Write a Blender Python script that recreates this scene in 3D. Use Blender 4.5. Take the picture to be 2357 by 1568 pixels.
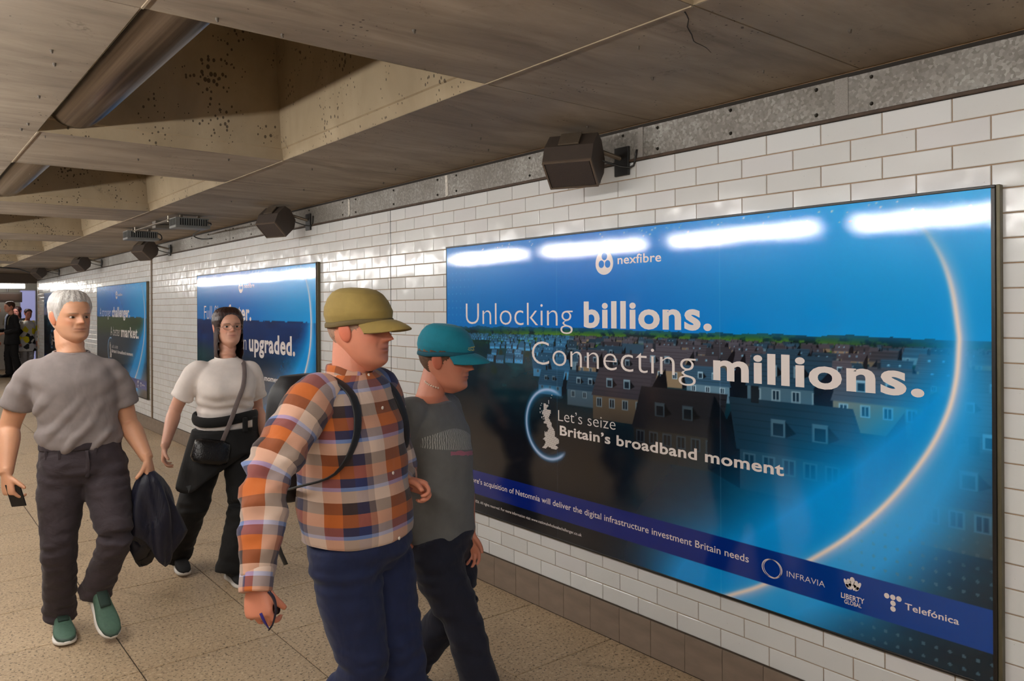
import bpy, bmesh, math, random
import numpy as np
from mathutils import Vector, Matrix, noise

for o in list(bpy.data.objects):
    bpy.data.objects.remove(o)
SC = bpy.context.scene
COL = SC.collection

# ------------------------------------------------------------------ camera
TH = math.radians(38.834)          # angle between the view axis and the passage
ROLL = math.radians(0.302)
cam_d = bpy.data.cameras.new('camera')
cam = bpy.data.objects.new('camera', cam_d)
COL.objects.link(cam)
fw = Vector((math.sin(TH), math.cos(TH), 0)); rt = Vector((math.cos(TH), -math.sin(TH), 0)); up = Vector((0, 0, 1))
r2 = rt * math.cos(ROLL) - up * math.sin(ROLL); u2 = rt * math.sin(ROLL) + up * math.cos(ROLL)
cam.matrix_world = Matrix(((r2.x, u2.x, -fw.x, 0), (r2.y, u2.y, -fw.y, 0), (r2.z, u2.z, -fw.z, 1.6), (0, 0, 0, 1)))
cam_d.sensor_fit = 'HORIZONTAL'; cam_d.sensor_width = 36
cam_d.lens = 1787.2 * 36 / 2357
cam_d.shift_y = -(784 - 708.05) / 2357
cam_d.clip_start = 0.05; cam_d.clip_end = 200
SC.camera = cam

# ------------------------------------------------------------------ world, exposure
wd = bpy.data.worlds.new('world'); SC.world = wd; wd.use_nodes = True
wd.node_tree.nodes['Background'].inputs[0].default_value = (0.9, 0.93, 1, 1)
wd.node_tree.nodes['Background'].inputs[1].default_value = 0.05
SC.view_settings.view_transform = 'Standard'; SC.view_settings.look = 'None'
SC.view_settings.exposure = 0.0; SC.view_settings.gamma = 1
SC.view_settings.use_curve_mapping = False
TUBE_POWER = 122.0                  # emission strength of every fluorescent tube

# ------------------------------------------------------------------ helpers
def lin(c):
    return tuple((v / 255 / 12.92) if v / 255 <= 0.04045 else ((v / 255 + 0.055) / 1.055) ** 2.4 for v in c)
BASE = {}
def setp(o, label=None, cat=None, group=None, kind=None):
    if label: o['label'] = label
    if cat: o['category'] = cat
    if group: o['group'] = group
    if kind: o['kind'] = kind
    return o
def empty(name, loc, label, cat, group=None, kind=None):
    o = bpy.data.objects.new(name, None); COL.objects.link(o)
    o.location = loc; o.empty_display_size = 0.1
    BASE[o.name] = Vector(loc)
    return setp(o, label, cat, group, kind)
def mobj(name, V, F, mat, parent=None, smooth=False, uv=None, col=None, base=None):
    """one mesh object from world coordinates; child of parent when given"""
    V = np.asarray(V, dtype=np.float64)
    if parent is not None:
        b = BASE[parent.name]
    else:
        b = Vector(base) if base is not None else Vector((0, 0, 0))
    me = bpy.data.meshes.new(name)
    W = V - np.array(b)
    me.from_pydata([tuple(v) for v in W], [], [tuple(int(i) for i in f) for f in F])
    if smooth: me.polygons.foreach_set('use_smooth', [True] * len(me.polygons))
    if uv is not None:
        l = me.uv_layers.new(name='uv'); li = np.empty(len(me.loops), dtype=np.int32); me.loops.foreach_get('vertex_index', li)
        U = np.asarray(uv, dtype=np.float64)[li]; per = uv[:, 0].max() + abs(uv[1][0] - uv[0][0])      # unwrap across the seam
        for p in me.polygons:
            k = slice(p.loop_start, p.loop_start + p.loop_total); q = U[k, 0]
            if p.loop_total == 4 and q.max() - q.min() > per * .5: U[k, 0] = np.where(q < per * .5, q + per, q)
        l.data.foreach_set('uv', U.astype(np.float32).ravel())
    if col is not None:
        a = me.color_attributes.new('tint', 'FLOAT_COLOR', 'POINT')
        c = np.ones((len(V), 4), dtype=np.float32); c[:, :3] = col; a.data.foreach_set('color', c.ravel())
    me.update()
    o = bpy.data.objects.new(name, me); COL.objects.link(o)
    if mat: me.materials.append(mat)
    if parent is not None: o.parent = parent
    else: o.location = b
    BASE[o.name] = b
    return o
def child(name, V, F, mat, parent, **k):
    return mobj(name, V, F, mat, parent, **k)
class MB:
    def __init__(s): s.V = []; s.F = []
    def add(s, V, F):
        n = len(s.V); s.V += [tuple(v) for v in V]; s.F += [tuple(i + n for i in f) for f in F]; return s
    def box(s, a, b, bev=0):
        (x0, y0, z0), (x1, y1, z1) = a, b
        if x0 > x1: x0, x1 = x1, x0
        if y0 > y1: y0, y1 = y1, y0
        if z0 > z1: z0, z1 = z1, z0
        if not bev:
            return s.add([(x0,y0,z0),(x1,y0,z0),(x1,y1,z0),(x0,y1,z0),(x0,y0,z1),(x1,y0,z1),(x1,y1,z1),(x0,y1,z1)],
                  [(0,3,2,1),(4,5,6,7),(0,1,5,4),(1,2,6,5),(2,3,7,6),(3,0,4,7)])
        return s.obox(Vector(((x0+x1)/2,(y0+y1)/2,(z0+z1)/2)), Vector((1,0,0)), Vector((0,1,0)), Vector((0,0,1)), (x1-x0)/2, (y1-y0)/2, (z1-z0)/2, bev)
    def obox(s, c, ax, ay, az, hx, hy, hz, bev=0):
        bm = bmesh.new(); bmesh.ops.create_cube(bm, size=2)
        for v in bm.verts: v.co = Vector((v.co.x * hx, v.co.y * hy, v.co.z * hz))
        if bev: bmesh.ops.bevel(bm, geom=list(bm.edges), offset=bev, segments=2, affect='EDGES', profile=0.5)
        bm.verts.index_update()
        V = [Vector(c) + ax * v.co.x + ay * v.co.y + az * v.co.z for v in bm.verts]
        F = [[v.index for v in f.verts] for f in bm.faces]; bm.free()
        return s.add(V, F)
    def bar(s, a, b, r, n=8):
        return s.add(*tube([a, b], [r, r], sub=1, n=n)[:2])
    def prism(s, poly, d):
        """polygon (list of 3D points) swept by vector d"""
        n = len(poly); d = Vector(d)
        V = [Vector(p) for p in poly] + [Vector(p) + d for p in poly]
        return s.add(V, [tuple(range(n - 1, -1, -1)), tuple(range(n, 2 * n))] + [(i, (i + 1) % n, (i + 1) % n + n, i + n) for i in range(n)])
    def obj(s, name, mat, parent=None, smooth=False, base=None):
        return mobj(name, s.V, s.F, mat, parent, smooth=smooth, base=base)
def catmull(P, sub):
    P = np.asarray(P, float)
    if sub <= 1 or len(P) < 3:
        if sub > 1:
            t = np.linspace(0, 1, sub + 1)[:, None]; return P[0] * (1 - t) + P[1] * t
        return P
    E = np.vstack([2 * P[0] - P[1], P, 2 * P[-1] - P[-2]]); out = []
    for i in range(len(P) - 1):
        a, b, c, d = E[i:i + 4]
        for k in range(sub):
            t = k / sub
            out.append(0.5 * (2 * b + (c - a) * t + (2 * a - 5 * b + 4 * c - d) * t * t + (3 * b - a - 3 * c + d) * t ** 3))
    out.append(P[-1]); return np.array(out)
def loft(C, A, B, n=24, ex=2.0, caps=True):
    """rings with centres C and half axes A, B; returns V, F, uv(metres round, metres along)"""
    C, A, B = (np.asarray(q, float) for q in (C, A, B)); m = len(C)
    t = np.linspace(0, 2 * np.pi, n, endpoint=False)
    e = 2.0 / ex
    cs = np.sign(np.cos(t)) * np.abs(np.cos(t)) ** e; sn = np.sign(np.sin(t)) * np.abs(np.sin(t)) ** e
    V = (C[:, None, :] + cs[None, :, None] * A[:, None, :] + sn[None, :, None] * B[:, None, :]).reshape(-1, 3)
    F = [(i * n + j, i * n + (j + 1) % n, (i + 1) * n + (j + 1) % n, (i + 1) * n + j) for i in range(m - 1) for j in range(n)]
    L = np.concatenate([[0], np.cumsum(np.linalg.norm(np.diff(C, axis=0), axis=1))])
    R = float(np.mean(np.linalg.norm(A, axis=1) + np.linalg.norm(B, axis=1)) / 2)
    uv = np.stack([np.tile(t * R, m), np.repeat(L, n)], 1)
    if caps:
        F += [tuple(range(n - 1, -1, -1)), tuple((m - 1) * n + j for j in range(n))]
    return V, F, uv
def tube(P, R, sub=4, n=16, ref=(0.13, 0.21, 1.0), ex=2.0, caps=True):
    """tube through points P; R: radius or (side, other) per point; ref steers the second axis"""
    P = np.asarray(P, float); R = np.array([(r, r) if np.isscalar(r) else r for r in R], float)
    Q = catmull(np.hstack([P, R]), sub); C = Q[:, :3]; rr = np.maximum(Q[:, 3:], 0.0005)
    T = np.gradient(C, axis=0); T /= np.linalg.norm(T, axis=1)[:, None] + 1e-12
    ref = np.asarray(ref, float)
    A = np.cross(T, ref); bad = np.linalg.norm(A, axis=1) < 1e-3; A[bad] = np.cross(T[bad], [1, 0.3, 0.2])
    A /= np.linalg.norm(A, axis=1)[:, None]; B = np.cross(A, T)
    return loft(C, A * rr[:, :1], B * rr[:, 1:], n, ex, caps)
def ellipsoid(c, ax, n=16, m=10):
    c = np.asarray(c, float); ax = [np.asarray(a, float) for a in ax]
    t = np.linspace(0, np.pi, m + 1)[1:-1]
    C = c + np.cos(t)[:, None] * ax[2]; A = np.sin(t)[:, None] * ax[0]; B = np.sin(t)[:, None] * ax[1]
    V, F, _ = loft(C, A, B, n, caps=False)
    k = len(V); V = np.vstack([V, c + ax[2], c - ax[2]]); mm = m - 1
    F += [(k, (j + 1) % n, j) for j in range(n)] + [(k + 1, (mm - 1) * n + j, (mm - 1) * n + (j + 1) % n) for j in range(n)]
    return V, F
def merge(parts):
    V = []; F = []; k = 0
    for p in parts:
        v, f = p[0], p[1]; V.append(np.asarray(v, float)); F += [tuple(i + k for i in q) for q in f]; k += len(v)
    return np.vstack(V), F
def union(parts, voxel=0.006, smooth=4, deci=None):
    """weld overlapping closed shapes into one continuous surface"""
    V, F = merge(parts)
    me = bpy.data.meshes.new('tmp'); me.from_pydata([tuple(v) for v in V], [], F)
    bm = bmesh.new(); bm.from_mesh(me); bmesh.ops.recalc_face_normals(bm, faces=list(bm.faces)); bm.to_mesh(me); bm.free()
    o = bpy.data.objects.new('tmp', me); COL.objects.link(o)
    md = o.modifiers.new('r', 'REMESH'); md.mode = 'VOXEL'; md.voxel_size = voxel
    if smooth:
        s = o.modifiers.new('s', 'SMOOTH'); s.iterations = smooth; s.factor = 0.5
    if deci:
        d = o.modifiers.new('d', 'DECIMATE'); d.ratio = deci
    dg = bpy.context.evaluated_depsgraph_get(); ev = o.evaluated_get(dg)
    m2 = ev.to_mesh()
    n = len(m2.vertices); W = np.empty(n * 3); m2.vertices.foreach_get('co', W)
    F2 = [tuple(p.vertices) for p in m2.polygons]
    ev.to_mesh_clear(); bpy.data.objects.remove(o); bpy.data.meshes.remove(me)
    return W.reshape(-1, 3), F2
def vnormals(V, F):
    N = np.zeros_like(V); 
    tri = np.array([(f[0], f[i], f[i + 1]) for f in F for i in range(1, len(f) - 1)])
    n = np.cross(V[tri[:, 1]] - V[tri[:, 0]], V[tri[:, 2]] - V[tri[:, 0]])
    for k in range(3): np.add.at(N, tri[:, k], n)
    return N / (np.linalg.norm(N, axis=1)[:, None] + 1e-12)
def wrinkle(V, F, fn):
    """push vertices along their normals by fn(point)"""
    N = vnormals(V, F); d = np.array([fn(p) for p in V]); return V + N * d[:, None]
def fnoise(p, s, seed=0.0):
    return noise.noise(Vector((p[0] * s[0] + seed, p[1] * s[1] + seed * 1.7, p[2] * s[2] - seed)))

# ------------------------------------------------------------------ materials
MATS = {}
class Nodes:
    def __init__(s, name):
        s.m = bpy.data.materials.new(name); s.m.use_nodes = True; s.t = s.m.node_tree; s.b = s.t.nodes['Principled BSDF']
    def n(s, typ, **k):
        d = s.t.nodes.new(typ)
        for a, v in k.items():
            if a[0] == 'i' and a[1:].isdigit(): s.inp(d.inputs[int(a[1:])], v)
            elif a.startswith('in_'): s.inp(d.inputs[a[3:].replace('_', ' ')], v)
            else: setattr(d, a, v)
        return d
    def inp(s, sock, v):
        if isinstance(v, bpy.types.NodeSocket): s.t.links.new(v, sock)
        elif isinstance(v, bpy.types.Node): s.t.links.new(v.outputs[0], sock)
        else:
            if sock.type == 'RGBA' and len(v) == 3: v = (*v, 1)
            sock.default_value = v
    def set(s, **k):
        for a, v in k.items(): s.inp(s.b.inputs[a.replace('_', ' ')], v)
        return s
    def math(s, op, a, b=None, c=None, clamp=False):
        d = s.n('ShaderNodeMath', operation=op); d.use_clamp = clamp
        for i, v in enumerate((a, b, c)):
            if v is not None: s.inp(d.inputs[i], v)
        return d.outputs[0]
    def mix(s, f, a, b, blend='MIX'):
        d = s.n('ShaderNodeMix', data_type='RGBA', blend_type=blend); s.inp(d.inputs[0], f); s.inp(d.inputs[6], a); s.inp(d.inputs[7], b); return d.outputs[2]
    def ramp(s, f, stops, interp='LINEAR'):
        d = s.n('ShaderNodeValToRGB'); d.color_ramp.interpolation = interp; s.inp(d.inputs[0], f); e = d.color_ramp.elements
        while len(e) < len(stops): e.new(0.5)
        for q, (p, c) in zip(e, stops): q.position = p; q.color = (*c, 1) if len(c) == 3 else c
        return d.outputs[0]
    def noise(s, vec, scale, detail=3, rough=0.55, dist=0.0):
        return s.n('ShaderNodeTexNoise', in_Vector=vec, in_Scale=scale, in_Detail=detail, in_Roughness=rough, in_Distortion=dist).outputs[0]
    def pos(s, scale=(1, 1, 1)):
        g = s.n('ShaderNodeNewGeometry').outputs['Position']
        if scale == (1, 1, 1): return g
        return s.n('ShaderNodeVectorMath', operation='MULTIPLY', i0=g, i1=scale).outputs[0]
    def obj(s, scale=(1, 1, 1)):
        g = s.n('ShaderNodeTexCoord').outputs['Object']
        return s.n('ShaderNodeVectorMath', operation='MULTIPLY', i0=g, i1=scale).outputs[0]
    def bump(s, h, strength=0.3, dist=0.01):
        b = s.n('ShaderNodeBump', in_Height=h, in_Strength=strength, in_Distance=dist); s.inp(s.b.inputs['Normal'], b.outputs[0]); return s
def plain(name, c, rough=0.5, metal=0.0, var=0.12, scale=20, bump=0.0, bscale=60, stretch=(1, 1, 1), spec=0.5):
    if name in MATS: return MATS[name]
    N = Nodes(name); v = N.obj(stretch); k = N.noise(v, scale)
    c = lin(c)
    N.set(Base_Color=N.ramp(k, [(0.25, tuple(q * (1 - var) for q in c)), (0.75, tuple(min(1, q * (1 + var)) for q in c))]), Roughness=rough, Metallic=metal)
    N.b.inputs['Specular IOR Level'].default_value = spec
    if bump: N.bump(N.noise(v, bscale, 2), bump, 0.004)
    MATS[name] = N.m; return N.m
def emis(name, c, st):
    if name in MATS: return MATS[name]
    N = Nodes(name); N.set(Base_Color=(0.9, 0.9, 0.9)); N.b.inputs['Emission Color'].default_value = (*c, 1); N.b.inputs['Emission Strength'].default_value = st
    MATS[name] = N.m; return N.m

# ================================================================== THE SETTING
WX = 2.72        # face of the tiled wall
CZ = 2.445       # underside of the concrete ceiling
ENDY = 20.9      # where the tiled wall stops
NEARY = -5.0
def m_tile():
    N = Nodes('glazed_white_tile'); g = N.n('ShaderNodeNewGeometry'); p = g.outputs['Position']
    rnd = N.math('FRACT', N.math('ADD', N.n('ShaderNodeObjectInfo').outputs['Random'], g.outputs['Random Per Island']))
    base = N.ramp(rnd, [(0.0, lin((206, 206, 204))), (0.5, lin((214, 215, 214))), (1.0, lin((210, 209, 209)))])
    dirt = N.ramp(N.noise(p, 9, 5, 0.7), [(0.62, (0, 0, 0)), (0.85, (1, 1, 1))])
    base = N.mix(N.math('MULTIPLY', dirt, 0.10), base, lin((160, 140, 115)))
    spk = N.ramp(N.noise(p, 130, 2, 0.5), [(0.76, (0, 0, 0)), (0.80, (1, 1, 1))])
    base = N.mix(N.math('MULTIPLY', spk, 0.5), base, lin((110, 95, 80)))
    N.set(Base_Color=base, Roughness=N.ramp(N.noise(p, 3, 3), [(0.3, (0.13,) * 3), (0.7, (0.2,) * 3)]))
    w = N.n('ShaderNodeVectorMath', operation='ADD', i0=p, i1=N.n('ShaderNodeCombineXYZ', i0=N.math('MULTIPLY', rnd, 37.0), i1=N.math('MULTIPLY', rnd, 11.0)))
    N.bump(N.noise(w.outputs[0], 9.0, 1, 0.4), 0.35, 0.012)
    return N.m
def m_concrete(name, c0, c1, streak, pits, pamt=0.2):
    N = Nodes(name); p = N.pos()
    s = N.noise(N.pos(streak), 1.0, 6, 0.62, 0.6)
    big = N.noise(p, 1.1, 4, 0.6)
    col = N.mix(N.ramp(s, [(0.3, (0, 0, 0)), (0.72, (1, 1, 1))]), lin(c0), lin(c1))
    col = N.mix(N.ramp(big, [(0.35, (0.45,) * 3), (0.7, (0, 0, 0))]), col, tuple(q * 0.62 for q in lin(c0)))
    st = N.math('MULTIPLY', N.ramp(N.noise(p, 3.2, 6, 0.75, 0.8), [(0.6, (0, 0, 0)), (0.72, (1, 1, 1))]), N.ramp(N.noise(p, 60, 3), [(0.45, (0, 0, 0)), (0.6, (1, 1, 1))]))
    col = N.mix(N.math('MULTIPLY', st, 0.6), col, lin((62, 48, 32)))
    v = N.n('ShaderNodeTexVoronoi', in_Vector=N.pos((1, 1, 0.75)), in_Scale=pits, in_Randomness=1.0)
    sz = N.math('MULTIPLY', N.ramp(N.noise(p, 4.0, 3), [(0.44, (0, 0, 0)), (0.70, (1, 1, 1))]), pamt)
    hole = N.math('LESS_THAN', v.outputs['Distance'], sz)
    col = N.mix(N.math('MULTIPLY', hole, 0.8), col, lin((44, 34, 22)))
    fine = N.noise(N.pos(tuple(q * 3 for q in streak)), 3.0, 4)
    N.set(Base_Color=col, Roughness=0.85)
    N.bump(N.math('SUBTRACT', N.math('ADD', N.math('MULTIPLY', fine, 0.35), N.math('MULTIPLY', s, 0.5)), hole), 0.35, 0.012)
    return N.m
def m_floor():
    N = Nodes('speckled_stone_floor'); p = N.pos(); o = N.n('ShaderNodeObjectInfo').outputs['Random']
    g = N.n('ShaderNodeNewGeometry').outputs['Random Per Island']
    r = N.math('FRACT', N.math('ADD', o, g))
    big = N.noise(p, 1.3, 5, 0.65)
    col = N.mix(N.ramp(big, [(0.3, (0, 0, 0)), (0.7, (1, 1, 1))]), lin((166, 142, 112)), lin((190, 166, 135)))
    col = N.mix(N.math('MULTIPLY', r, 0.25), col, lin((156, 136, 110)))
    v = N.noise(p, 75, 3, 0.7)
    col = N.mix(N.ramp(v, [(0.37, (0.92,) * 3), (0.45, (0, 0, 0))]), col, lin((52, 40, 28)))
    col = N.mix(N.ramp(N.noise(p, 60, 2, 0.5), [(0.58, (0, 0, 0)), (0.68, (0.5,) * 3)]), col, lin((214, 196, 166)))
    col = N.mix(N.ramp(N.noise(p, 2.7, 5, 0.7, 1.0), [(0.58, (0, 0, 0)), (0.75, (0.45,) * 3)]), col, lin((80, 66, 46)))
    N.set(Base_Color=col, Roughness=N.ramp(big, [(0.3, (0.42,) * 3), (0.7, (0.6,) * 3)]))
    N.bump(v, 0.12, 0.003); return N.m
def m_galv():
    N = Nodes('galvanised_sheet'); p = N.pos()
    w = N.n('ShaderNodeVectorMath', operation='ADD', i0=p, i1=N.n('ShaderNodeTexNoise', in_Vector=p, in_Scale=30.0).outputs[1]).outputs[0]
    v = N.n('ShaderNodeTexVoronoi', in_Vector=N.n('ShaderNodeVectorMath', operation='MULTIPLY', i0=p, i1=(1, 1, 1)).outputs[0], in_Scale=90.0)
    k = N.n('ShaderNodeSeparateColor', i0=v.outputs['Color']).outputs[0]
    col = N.ramp(k, [(0.0, lin((122, 118, 112))), (0.6, lin((146, 142, 136))), (1.0, lin((172, 169, 162)))])
    col = N.mix(N.ramp(N.noise(p, 2.0, 4, 0.6), [(0.4, (0.5,) * 3), (0.65, (0, 0, 0))]), col, lin((92, 82, 70)))
    N.set(Base_Color=col, Metallic=0.35, Roughness=N.ramp(k, [(0, (0.42,) * 3), (1, (0.6,) * 3)]))
    return N.m
TILE = m_tile(); FLOORM = m_floor(); GALV = m_galv()
CONC = m_concrete('board_marked_concrete', (120, 106, 90), (176, 160, 140), (1.2, 5.0, 3.0), 40.0)
COFF = m_concrete('pitted_coffer_concrete', (146, 128, 101), (172, 154, 126), (2.5, 2.5, 1.6), 44.0, 0.42)
GROUT = plain('tan_grout', (158, 132, 106), 0.9, var=0.15, scale=30)
JOINT = plain('dark_floor_joint', (64, 52, 38), 0.95)
MORTAR = plain('pale_mortar_seam', (146, 130, 108), 0.9)
SKIRT = plain('brown_grey_skirting_tile', (128, 112, 98), 0.5, var=0.18, scale=5, bump=0.15, bscale=25, stretch=(1, 1, 3))
BLACK = plain('black_painted_metal', (22, 20, 19), 0.4)
DARKW = plain('dark_bead', (70, 54, 42), 0.7, var=0.4, scale=14)

# ---- tiled wall
wall = MB().box((WX + 0.005, NEARY, 0), (WX + 0.15, ENDY, CZ + 0.05)).obj('wall_right', GROUT)
setp(wall, 'white glazed brick-tiled passage wall behind the advertising boards', kind='structure')
TW, TH_, Z0, NR = 0.2298, 0.07815, 0.168, 27
GAPT = 0.0042
PZ0, PZ1 = 0.408, 1.966            # advertising boards
BOARDS = [(0.9513, 3.9846), (5.86, 8.93), (11.10, 14.22), (16.5, 19.75)]
def tile_geo(w, h):
    d, b = 0.005, 0.0025; x0 = WX + d; x1 = WX
    V = [(x0, -w/2, -h/2), (x0, w/2, -h/2), (x0, w/2, h/2), (x0, -w/2, h/2), (x1 + b*.6, -w/2, -h/2), (x1 + b*.6, w/2, -h/2), (x1 + b*.6, w/2, h/2), (x1 + b*.6, -w/2, h/2),
         (x1, -w/2+b, -h/2+b), (x1, w/2-b, -h/2+b), (x1, w/2-b, h/2-b), (x1, -w/2+b, h/2-b)]
    F = [(4, 0, 1, 5), (5, 1, 2, 6), (6, 2, 3, 7), (7, 3, 0, 4), (8, 4, 5, 9), (9, 5, 6, 10), (10, 6, 7, 11), (11, 7, 4, 8), (8, 9, 10, 11)]
    return V, [tuple(reversed(f)) for f in F]
tv, tf = tile_geo(TW - GAPT, TH_ - GAPT)
spots = []
EXPJ = (4.72, 10.94)               # expansion joints in the tiling
for r in range(NR):
    off = 1.995 + (TW / 2 if r % 2 else 0) + TW / 2
    zc = Z0 + (r + .5) * TH_
    k0 = int((NEARY - off) / TW) + 1
    y = off + k0 * TW
    while y < ENDY - TW / 2:
        hid = any(a + 0.005 < y - TW/2 and y + TW/2 < b - 0.005 and PZ0 + 0.01 < zc - TH_/2 and zc + TH_/2 < PZ1 - 0.01 for a, b in BOARDS)
        if not hid: spots.append((y, zc))
        y += TW
def seen_area(s):
    y, z = s
    dep = WX * math.sin(TH) + y * math.cos(TH)
    if dep < 0.3: return 0
    px = (WX * math.cos(TH) - y * math.sin(TH)) / dep * 1787 + 1178
    if px > 2420 or px < 0: return 0
    py = 708 - (z - 1.6) / dep * 1787
    if py < -20 or py > 1590: return 0
    return 1 / dep ** 3
spots.sort(key=seen_area, reverse=True)
tme = None
rest = MB()
for i, (y, z) in enumerate(spots):
    cut = next((e for e in EXPJ if abs(e - y) < TW / 2), None)
    if cut is None and i < 300 and tme is None:
        o = mobj('tile', [Vector(v) for v in tv], tf, TILE, wall); tme = o.data; o.location = (0, y, z)
    elif cut is None and i < 300:
        o = bpy.data.objects.new('tile', tme); COL.objects.link(o); o.parent = wall; o.location = (0, y, z)
    elif cut is None:
        rest.add([(v[0], v[1] + y, v[2] + z) for v in tv], tf)
    else:
        for a, b in ((y - TW/2 + GAPT/2, cut - 0.004), (cut + 0.004, y + TW/2 - GAPT/2)):
            if b - a > 0.012:
                v2, f2 = tile_geo(b - a, TH_ - GAPT); rest.add([(v[0], v[1] + (a + b) / 2, v[2] + z) for v in v2], f2)
o = rest.obj('tiles', TILE, wall); o['kind'] = 'stuff'
# expansion joint fillers: a thin dark one and a wide brown cover strip
MB().box((WX + 0.001, 4.7175, Z0), (WX + 0.01, 4.7225, 2.276)).obj('joint_filler', BLACK, wall)
MB().box((WX - 0.012, 10.915, 0.0), (WX + 0.01, 10.965, 2.276), 0.003).obj('joint_cover', plain('brown_joint_cover', (104, 84, 64), 0.5), wall)
# return of the wall at its far end
we = MB().box((WX - 0.0, ENDY, 0), (WX + 0.4, ENDY + 0.05, CZ)).obj('wall_corner', plain('wall_end_render', (200, 196, 188), 0.5)); setp(we, 'narrow pale end face of the tiled wall', kind='structure')

# ---- skirting of brown grey tiles
sk = MB().box((WX - 0.006, NEARY, 0), (WX + 0.006, ENDY, Z0)).obj('baseboard_right', plain('skirting_bed', (78, 64, 52), 0.9))
setp(sk, 'brown grey tiled skirting along the foot of the white wall', kind='structure')
y = 3.539 - 0.195 * 40; sme = None
while y < ENDY - 0.2:
    if sme is None:
        o = MB().box((WX - 0.012, 0.0012, 0.003), (WX - 0.004, 0.1938, Z0 - 0.002), 0.0012).obj('skirting_tile', SKIRT, sk); sme = o.data
    else:
        o = bpy.data.objects.new('skirting_tile', sme); COL.objects.link(o); o.parent = sk
    o.location = (0, y, 0); y += 0.195

# ---- galvanised sheet strip between tiles and ceiling
st = MB().box((WX + 0.004, NEARY, 2.276), (WX + 0.02, ENDY, CZ)).obj('trim_1', plain('strip_backing', (40, 34, 28), 0.9))
setp(st, 'strip of galvanised sheet metal between the tiles and the ceiling', kind='structure')
cuts = [-4.8, -3.2, -1.6, 0.0, 1.44, 2.42, 4.01, 5.32, 6.75, 7.94, 9.3, 10.7, 12.1, 13.5, 15.0, 16.4, 17.9, 19.4, ENDY]
SCREW = plain('screw_head', (60, 56, 50), 0.4, metal=0.8)
for i in range(len(cuts) - 1):
    a, b = cuts[i], cuts[i + 1]
    pn = MB().box((WX - 0.002 - 0.0015 * (i % 2), a + 0.004, 2.292), (WX + 0.004, b + 0.012 * (i % 2) - 0.002, CZ - 0.017)).obj('sheet_panel', GALV, st)
    if b < 9.5 and b > 0:
        for yy in (a + 0.11, (a + b) / 2, b - 0.10):
            for zz in (2.315, 2.41):
                s = MB(); s.add(*tube([(WX - 0.010, yy, zz), (WX - 0.004, yy, zz), (WX - 0.001, yy, zz)], [0.004, 0.007, 0.0085], sub=1, n=10)[:2]); s.obj('screw', SCREW, pn)
TAPE = plain('grey_woven_tape', (136, 130, 124), 0.7, var=0.25, scale=160, stretch=(1, 1, 3))
MB().box((WX - 0.006, 1.425, 2.292), (WX - 0.003, 1.475, CZ - 0.016)).obj('tape', TAPE, st)
MB().box((WX - 0.006, 2.405, 2.292), (WX - 0.003, 2.435, CZ - 0.016)).obj('tape', TAPE, st)
MB().prism([(WX - 0.006, 4.00, 2.30), (WX - 0.006, 4.028, 2.292), (WX - 0.006, 4.03, CZ - 0.02), (WX - 0.006, 4.004, CZ - 0.02)], (0.003, 0, 0)).obj('tape', plain('torn_white_tape', (196, 190, 180), 0.7, var=0.35, scale=60), st)
MB().prism([(WX - 0.006, 5.31, 2.31), (WX - 0.006, 5.335, 2.292), (WX - 0.006, 5.34, CZ - 0.02), (WX - 0.006, 5.315, CZ - 0.03)], (0.003, 0, 0)).obj('tape', plain('torn_white_tape', (196, 190, 180)), st)
bd = MB().box((WX - 0.010, NEARY, 2.278), (WX + 0.004, ENDY, 2.291), 0.003).obj('trim_2', DARKW)
setp(bd, 'dark stained bead along the top of the white tiles', kind='structure')

# ---- floor
fl = MB().box((-6, NEARY, -0.12), (8, 30, -0.005)).obj('floor', JOINT)
setp(fl, 'brown speckled stone floor slabs of the passage', kind='structure')
xs = [2.714, 2.118, 1.487, 0.866, 0.245, -0.376, -0.997, -1.618, -2.239, -2.86, -3.481]
smesh = {}; rest = MB(); nsl = 0
for ci in range(len(xs) - 1):
    x1, x0 = xs[ci], xs[ci + 1]; w = x1 - x0
    y = -4.95 + ({0: 0.032}.get(ci, -0.04))
    while y < 22:
        g = 0.003
        if ci <= 5 and y > 0.4 and nsl < 295:
            key = round(w, 3)
            if key not in smesh:
                o = MB().box((g, g, -0.02), (w - g, 0.58 - g, 0), 0.0025).obj('floor_slab', FLOORM, fl); smesh[key] = o.data
            else:
                o = bpy.data.objects.new('floor_slab', smesh[key]); COL.objects.link(o); o.parent = fl
            o.location = (x0, y, 0); nsl += 1
        else:
            rest.box((x0 + g, y + g, -0.02), (x1 - g, y + 0.58 - g, 0))
        y += 0.58
for k in range(8):
    for j in range(24):
        if 22 + k < 30: rest.box((-6 + j * 0.58 + 0.002, 22.0 + k + 0.002, -0.02), (-6 + j * 0.58 + 0.578, 22.0 + k + 0.998, -0.001))
o = rest.obj('floor_slabs', FLOORM, fl); o['kind'] = 'stuff'

# ---- ceiling: concrete panels with a row of tapered coffers
PER, C0, CL = 2.89, 2.345, 1.92
CXA, CXB = 0.56, 1.765
coffs = [C0 + k * PER for k in range(-2, 7)]
ceil = MB()
edges = [NEARY] + sorted([q for c in coffs for q in (c, c + CL)]) + [ENDY + 0.3]
zb = CZ + 0.004
ceil.box((CXB, NEARY, zb), (WX + 0.05, ENDY + .3, zb + .2)); ceil.box((-3.6, NEARY, zb), (CXA, ENDY + .3, zb + .2))
for i in range(0, len(edges) - 1, 2): ceil.box((CXA, edges[i], zb), (CXB, edges[i + 1], zb + .2))
cl = ceil.obj('ceiling', MORTAR); setp(cl, 'bare concrete ceiling with deep coffers over the passage', kind='structure')
G = 0.004
def panel(x0, x1, y0, y1):
    MB().box((x0 + G, y0 + G, CZ), (x1 - G, y1 - G, CZ + 0.1)).obj('concrete_panel', CONC, cl)
cy = edges
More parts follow.
